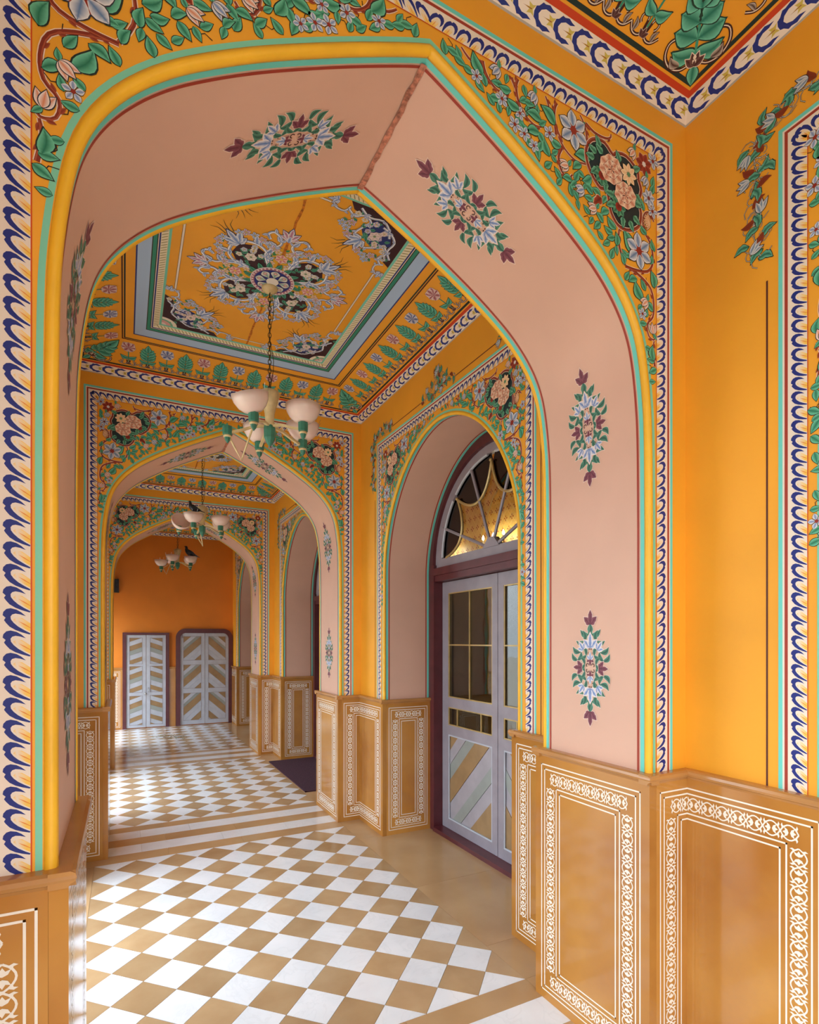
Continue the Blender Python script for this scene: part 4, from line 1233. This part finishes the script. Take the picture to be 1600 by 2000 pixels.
# room behind the glazed doors
b = MB()
b.box((3.6, -1.6, -.1), (3.7, 11.7, 3.86)); b.box((2.47, -1.6, -.1), (3.7, 11.7, -.01)); b.box((2.47, -1.6, -.1), (3.7, -1.5, 3.86)); b.box((2.47, 11.6, -.1), (3.7, 11.7, 3.86))
room = tag(b.obj('wall_room', 'room_dark', kind='structure'), 'dim grey green room behind the glazed doors')
b = MB(); b.box((3.585, -1.5, 2.25), (3.6, 11.6, 3.84)); gp = b.obj('gilded_wallpaper', 'gilded_paper', room)
P = Paint()
for j in range(13):
    for i in range(44):
        y = 3.2+i*.105+(j % 2)*.0525; z = 2.32+j*.115
        for a in (0, 90, 180, 270): P.leaf(y+.004*math.cos(R(a)), z+.004*math.sin(R(a)), a, .028, .016, (150, 60, 20), (120, 40, 16), None, 1, n=7, pk=1.3)
for j in range(-18, 60):
    y = 3.2+j*.105
    P.stroke([(y, 2.26), (y+1.43, 3.83)], .004, (232, 206, 140), 0); P.stroke([(y+1.43, 2.26), (y, 3.83)], .004, (232, 206, 140), 0)
P.out('wallpaper_crosses', lambda y, z, o: (3.585-o, y, z), gp)

# ------------------------------------------------------------------ end wall doors and dado
def end_door(name, x0, x1, zt, lx0, lx1, lzt, rounded, seq, ang, label, wd):
    yb = YB
    root = new_obj(name, None, None, ((x0+x1)/2, yb, 0), 0, 'structure'); tag(root, label)
    cx = (x0+x1)/2; w_ = (x1-x0)/2; lw = (lx1-lx0)/2
    def outline(hw, top, r):
        if r <= 0: return [(-hw, 0), (-hw, top), (hw, top), (hw, 0)]
        p = [(-hw, 0)]
        for i in range(9): p.append((-hw+r-r*math.cos(R(90*i/8)), top-r+r*math.sin(R(90*i/8))))
        for i in range(9): p.append((hw-r+r*math.sin(R(90*i/8)), top-r+r*math.cos(R(90*i/8))))
        return p+[(hw, 0)]
    r = .17 if rounded else 0
    b = MB(); arc_band(b, outline(w_, zt, r), outline(lw, lzt, max(r-.07, 0) if rounded else 0), -.05, .02); b.obj('door_frame', 'maroon', root)
    gap = .003
    for sg in (-1, 1):
        hx = lw
        b = MB(); y = -.03
        ro = max(r-.075, 0)
        if rounded:
            pts = [(gap, .015), (hx, .015)]+[(hx-ro+ro*math.cos(R(90*i/8)), lzt-ro+ro*math.sin(R(90*i/8))) for i in range(9)]+[(gap, lzt)]
            b.prism([(sg*p[0], p[1]) for p in pts], lambda p: (p[0], y+.012, p[1]), lambda p: (p[0], y+.03, p[1]))
        else: b.box((min(sg*gap, sg*hx), y+.012, .015), (max(sg*gap, sg*hx), y+.03, lzt))
        st = .062
        def bx(a0, a1, z0, z1): b.box((min(sg*a0, sg*a1), y, z0), (max(sg*a0, sg*a1), y+.012, z1))
        bx(gap, st, .015, lzt-.002 if not rounded else lzt-.004); bx(hx-st*.8, hx, .015, lzt-(ro if rounded else .002))
        H = lzt-.015; zs = [.015+.075, .015+H*.345, .015+H*.39, .015+H*.655, .015+H*.70, lzt-.06]
        if not rounded: zs = [.06, .60, .655, 1.14, 1.175, lzt-.05]
        for z0, z1 in ((.015, zs[0]), (zs[1], zs[2]), (zs[3], zs[4]), (zs[5], lzt-.004)): bx(st, hx-st*.8, z0, z1) if z1 < lzt-.1 else bx(st, hx-max(st*.8, ro*.5), z0, z1)
        leaf = b.obj('door_leaf', 'door_white', root)
        for z0, z1 in ((zs[0], zs[1]), (zs[2], zs[3]), (zs[4], zs[5])):
            planks(leaf, st, hx-st*.8, z0, z1, ang, seq, wd, y+.004, sg)
            m_ = MB(); bead_rect(m_, min(sg*st, sg*(hx-st*.8)), max(sg*st, sg*(hx-st*.8)), z0, z1, y+.001, .007, .003); m_.obj('panel_moulding', 'lilac_grey', leaf)
        if not rounded:
            for z in (.25, .7, 1.45):
                h_ = MB(); h_.tube([(sg*(hx+.008), y-.008, z-.03), (sg*(hx+.008), y-.008, z+.03)], .009, 8); h_.obj('hinge', 'maroon', leaf)
    if not rounded:
        h_ = MB(); h_.lathe([(0, -.02), (.014, -.016), (.02, 0), (.014, .016), (0, .02)], 10, (-.012, -.05, .63)); h_.obj('padlock', 'steel', root, smooth=True)
        h_ = MB(); h_.tube([(.035, -.035, .66), (.035, -.06, .67), (.035, -.06, .73), (.035, -.035, .74)], .006, 6); h_.obj('pull_handle', 'steel', root)
    return root
end_door('door_5', -.025, .749, 1.753, .034, .691, 1.71, False, ['door_tan', 'door_white', 'door_tan', 'door_sage', 'door_white', 'door_tan', 'door_white'], -20,
         'narrow white double door with chevron boards and padlock on end wall', [.075, .075, .085, .075, .085, .075, .075])
end_door('door_6', .865, 1.895, 1.834, .944, 1.817, 1.751, True, ['door_tan', 'door_white', 'door_sage', 'door_tan', 'door_white', 'door_white'], -42,
         'white double door with rounded maroon frame and chevron boards on end wall', [.10, .06, .05, .11, .075, .075])
dado(wall_back, XL, YB-DT, 0, (-.025)-XL, True, True, 0, .0)
dado(wall_back, .752, YB-DT, 0, .11, True, True, 0, 0, inlay=False)

# ------------------------------------------------------------------ chandeliers
mat('bulb_dark', (60, 50, 40), 0.5)
def chandelier(name, loc, label, rot0, missing=(), tilt={}, drops=(), strap=()):
    root = new_obj(name, None, None, (loc[0], loc[1], 3.742)); tag(root, label, 'chandelier', 'chandeliers along the corridor')
    Z = lambda z: z-3.742
    b = MB(); b.lathe([(0, 0), (.05, 0), (.045, -.015), (.015, -.03), (0, -.032)], 18); b.obj('ceiling_rose', 'cream_metal', root, smooth=True)
    b = MB()
    z = -.03; i = 0
    while z > Z(3.12):
        pts = []
        for k in range(10):
            q = 2*math.pi*k/10; a, c = .009*math.cos(q), .017*math.sin(q)
            pts.append((a if i % 2 else 0, 0 if i % 2 else a, z-.015+c))
        b.tube(pts, .0026, 5, True); z -= .027; i += 1
    b.obj('chain', 'chain_metal', root)
    b = MB(); rr = random.Random(4)
    b.tube([(.012+.012*math.sin(j*.9), .01*math.cos(j*1.3), -.03-j*(Z(3.1)+.03)/-12) for j in range(13)], .0022, 5)
    b.obj('flex_wire', 'chain_metal', root)
    b = MB(); b.lathe([(0, Z(3.13)), (.02, Z(3.125)), (.055, Z(3.11)), (.06, Z(3.09)), (.045, Z(3.04)), (.03, Z(2.98)), (.026, Z(2.93)), (.034, Z(2.91)), (.03, Z(2.895)), (0, Z(2.89))], 16); b.obj('stem_urn', 'cream_metal', root, smooth=True)
    b = MB(); b.lathe([(0, Z(2.925)), (.03, Z(2.92)), (.036, Z(2.885)), (.034, Z(2.83)), (.02, Z(2.80)), (0, Z(2.775))], 8); b.obj('hub_finial', 'mint_metal', root)
    for k in range(5):
        a = R(rot0+72*k); ca, sa = math.cos(a), math.sin(a); r = .245
        dz = -.0
        if k in drops: dz = -.06
        b = MB()
        pts = [(.03, Z(2.90)), (.09, Z(2.895)), (.16, Z(2.868+dz*.5)), (r-.012, Z(2.845+dz))]
        for (r0, z0), (r1, z1) in zip(pts, pts[1:]):
            V = []
            for rr_, zz in ((r0, z0), (r1, z1)):
                for t, u in ((-.008, -.007), (.008, -.007), (.008, .007), (-.008, .007)): V.append((rr_*ca-t*sa, rr_*sa+t*ca, zz+u))
            b.add(V, [(0, 1, 5, 4), (1, 2, 6, 5), (2, 3, 7, 6), (3, 0, 4, 7), (0, 3, 2, 1), (4, 5, 6, 7)])
        arm = b.obj('arm', 'cream_metal', root)
        c = (r*ca, r*sa, 0)
        b = MB(); b.lathe([(0, Z(2.885+dz)), (.030, Z(2.882+dz)), (.029, Z(2.835+dz)), (.02, Z(2.828+dz)), (0, Z(2.828+dz))], 8, c); b.obj('cup', 'mint_metal', arm)
        b = MB(); b.lathe([(.022, Z(2.829+dz)), (.025, Z(2.823+dz)), (.022, Z(2.816+dz)), (0, Z(2.816+dz))], 14, c); b.obj('ring', 'cream_metal', arm, smooth=True)
        b = MB(); b.lathe([(.019, Z(2.816+dz)), (.015, Z(2.80+dz)), (0, Z(2.78+dz))], 8, c); b.obj('finial', 'mint_metal', arm)
        if k in missing or k in strap:
            b = MB()                                  # loose strap left hanging under the empty cup
            p0 = Vector((.10*ca, .10*sa, Z(2.885))); p1 = Vector((.17*ca+.05*sa, .17*sa-.05*ca, Z(2.70))); p2 = Vector(((r-.01)*ca, (r-.01)*sa, Z(2.82)))
            b.tube([p0, p0.lerp(p1, .5), p1, p1.lerp(p2, .5), p2], .006, 4); b.obj('loose_strap', 'cream_metal', arm)
        if k in missing: continue
        prof = [(.024, 0), (.05, .006), (.078, .03), (.096, .062), (.104, .098), (.100, .098), (.092, .064), (.074, .035), (.048, .012), (0, .008)]
        b = MB(); b.lathe([(0, -.001)]+prof, 24)
        o = b.obj('glass_bowl', 'alabaster', arm, (r*ca, r*sa, Z(2.884+dz)), smooth=True)
        tx = tilt.get(k)
        if tx: o.rotation_euler = (R(tx[0]), R(tx[1]), 0)
        b = MB(); rr = random.Random(k)
        for j in range(14):
            q = 2*math.pi*j/14; p = Vector((.10*math.cos(q), .10*math.sin(q), .096))
            b.tube([p, p+Vector((.012*math.cos(q)+rr.uniform(-.01, .01), .012*math.sin(q)+rr.uniform(-.01, .01), .035))], .0008, 3)
        b.obj('bird_spikes', 'steel', o, kind='stuff')
    return root
CY = [3.37, 6.62, 9.88]
c1 = chandelier('chandelier', (XC, CY[0]), 'large near chandelier with alabaster bowls and one empty green cup', -124, missing=(4,), tilt={0: (6, -14)})
c2 = chandelier('chandelier', (XC, CY[1]), 'middle chandelier with one bowl tipped on its side and a bird', -118, missing=(3,), tilt={4: (58, 20)})
c3 = chandelier('chandelier', (XC, CY[2]), 'far small chandelier before the end wall with a drooping broken arm', -112, strap=(4,), drops=(4,))

# ------------------------------------------------------------------ pigeons on the bowls
def pigeon(loc, rz, label, lean=0.0, size=.8):
    sp = [(-.150, .020, .006), (-.11, .026, .018), (-.075, .032, .034), (-.03, .040, .050), (.02, .052, .055), (.055, .072, .047), (.078, .098, .033), (.086, .122, .024), (.094, .140, .0235), (.108, .147, .018), (.120, .146, .008), (.136, .142, .004), (.142, .140, .001)]
    root = new_obj('pigeon', None, None, loc, 0, rot=(0, R(lean), rz)); root.scale = (size, size, size); tag(root, label, 'bird', 'pigeons perched on chandeliers')
    pts = catmull([(a, q) for a, q, r in sp], 3); rs = [p[0] for p in catmull([(r, 0) for a, q, r in sp], 3)]
    b = MB(); b.tube([(x, 0, z) for x, z in pts], [max(r, .0008) for r in rs], 12); b.obj('body', 'bird_dark', root, smooth=True)
    for sg in (1, -1):
        b = MB(); V = []; F = []
        prof = [(.045, .062, .012), (.02, .074, .03), (-.03, .066, .034), (-.08, .048, .026), (-.13, .030, .012), (-.158, .022, .003)]
        for x, z, h_ in prof:
            V += [(x, sg*(.047 if x > -.1 else .03), z+h_*.5), (x, sg*(.058 if x > -.05 else .040 if x > -.1 else .022), z), (x, sg*(.048 if x > -.1 else .026), z-h_)]
        for i in range(len(prof)-1):
            for j in range(2): F.append((3*i+j, 3*i+j+1, 3*i+j+4, 3*i+j+3))
        b.add(V, F); b.obj('wing', 'bird_dark', root, smooth=True)
        b = MB(); b.tube([(.005, sg*.02, .01), (.006, sg*.02, -.012)], .004, 5); b.tube([(.03, sg*.02, -.012), (-.01, sg*.02, -.012)], .003, 5); b.obj('foot', 'maroon', root)
    b = MB(); b.box((-.20, -.028, .010), (-.12, .028, .017)); b.obj('tail', 'bird_dark', root)
    return root
def bowl_pos(cy, rot0, k, z=2.99):
    a = R(rot0+72*k); return (XC+.245*math.cos(a), cy+.245*math.sin(a), z)
p = bowl_pos(CY[1], -118, 0)
pigeon((p[0], p[1]+.01, 3.012), R(146), 'dark pigeon perched on a bowl of the middle chandelier', -12, .62)
p = bowl_pos(CY[2], -112, 1)
pigeon((p[0]-.02, p[1], 3.008), R(170), 'dark pigeon perched on a bowl of the far chandelier', -14)
# ------------------------------------------------------------------ small things
b = MB(); b.box((1.705, 5.70, .0005), (2.31, 7.34, .010))
dm = tag(b.obj('door_mat', 'mat_fibre'), 'dark maroon fibre mat lying before a side door', 'mat')
b = MB(); bead_rect(b, 0, 1, 0, 1, 0) if False else None
b.box((1.700, 5.695, .0005), (1.716, 7.345, .0115)); b.box((1.700, 5.695, .0005), (2.31, 5.711, .0115)); b.box((1.700, 7.329, .0005), (2.31, 7.345, .0115))
b.obj('hem', 'mat_fibre', dm)
root = new_obj('wall_speaker', None, None, (-.122, YB-.001, 2.59)); tag(root, 'small dark green loudspeaker box high on end wall', 'speaker')
b = MB(); b.box((-.04, -.09, -.12), (.04, 0, .12)); b.obj('case', 'speaker_green', root)
b = MB(); b.box((-.034, -.095, -.11), (.034, -.09, .11)); b.obj('grille', 'bird_dark', root)
rr = random.Random(21)
lit = {'litter_brown': MB(), 'litter_green': MB()}
for i in range(130):
    x = .70+rr.gauss(0, .13); y = 9.98+rr.gauss(0, .15)-(x-.7)*.4; z = .002+rr.random()*.03*max(0, 1-abs(x-.7)*3)
    a = rr.uniform(0, 6.28); L = rr.uniform(.02, .055); wd = L*rr.uniform(.25, .5); t = rr.uniform(-.4, .4)*L
    ca, sa = math.cos(a), math.sin(a)
    P4 = [(-L/2, 0, 0), (0, -wd/2, .004), (L/2, 0, abs(t)*.6), (0, wd/2, .007)]
    lit['litter_green' if rr.random() < .35 else 'litter_brown'].add([(x+u*ca-v*sa, y+u*sa+v*ca, z+q) for u, v, q in P4], [(0, 1, 2), (0, 2, 3)])
lo = lit['litter_brown'].obj('leaf_litter', 'litter_brown'); tag(lo, 'scatter of dry leaves and straw on floor before end wall', 'litter', kind='stuff')
lit['litter_green'].obj('green_scraps', 'litter_green', lo, kind='stuff')
# candle lamp seen behind the first fanlight, two more added to spread its glow
mb = bpy.data.materials.new('warm_bulb'); mb.use_nodes = True
_b = mb.node_tree.nodes['Principled BSDF']; _b.inputs['Emission Color'].default_value = (1, .80, .52, 1); _b.inputs['Emission Strength'].default_value = 90
_b.inputs['Base Color'].default_value = (1, .85, .6, 1)
MATS['warm_bulb'] = mb
for ys, lb in ((3.7, 'the one nearest the viewer, added to even the glow'), (4.75, 'seen through the first fanlight'), (5.9, 'the one farthest from the viewer, added to even the glow')):
    root = new_obj('candle_sconce', None, None, (3.58, ys, 2.60)); tag(root, 'gilt candle lamp glowing in the inner room, '+lb, 'lamp', 'lamps in the inner room')
    b = MB(); b.lathe([(0, -.06), (.03, -.05), (.035, 0), (.02, .05), (0, .06)], 12); b.obj('back_plate', 'gold_bead', root, smooth=True)
    for k, dy in enumerate((-.18, 0, .18)):
        b = MB(); b.tube([(0, 0, -.02), (-.06, dy*.5, -.06), (-.13, dy, -.03), (-.14, dy, .03)], .008, 6); b.obj('arm', 'gold_bead', root, smooth=True)
        b = MB(); b.lathe([(.012, 0), (.013, .05), (0, .052)], 10, (-.14, dy, .03)); b.obj('candle', 'plain_white', root)
        b = MB(); b.lathe([(0, 0), (.012, .01), (.014, .025), (.006, .05), (0, .06)], 10, (-.14, dy, .08)); b.obj('bulb', 'warm_bulb', root, smooth=True)
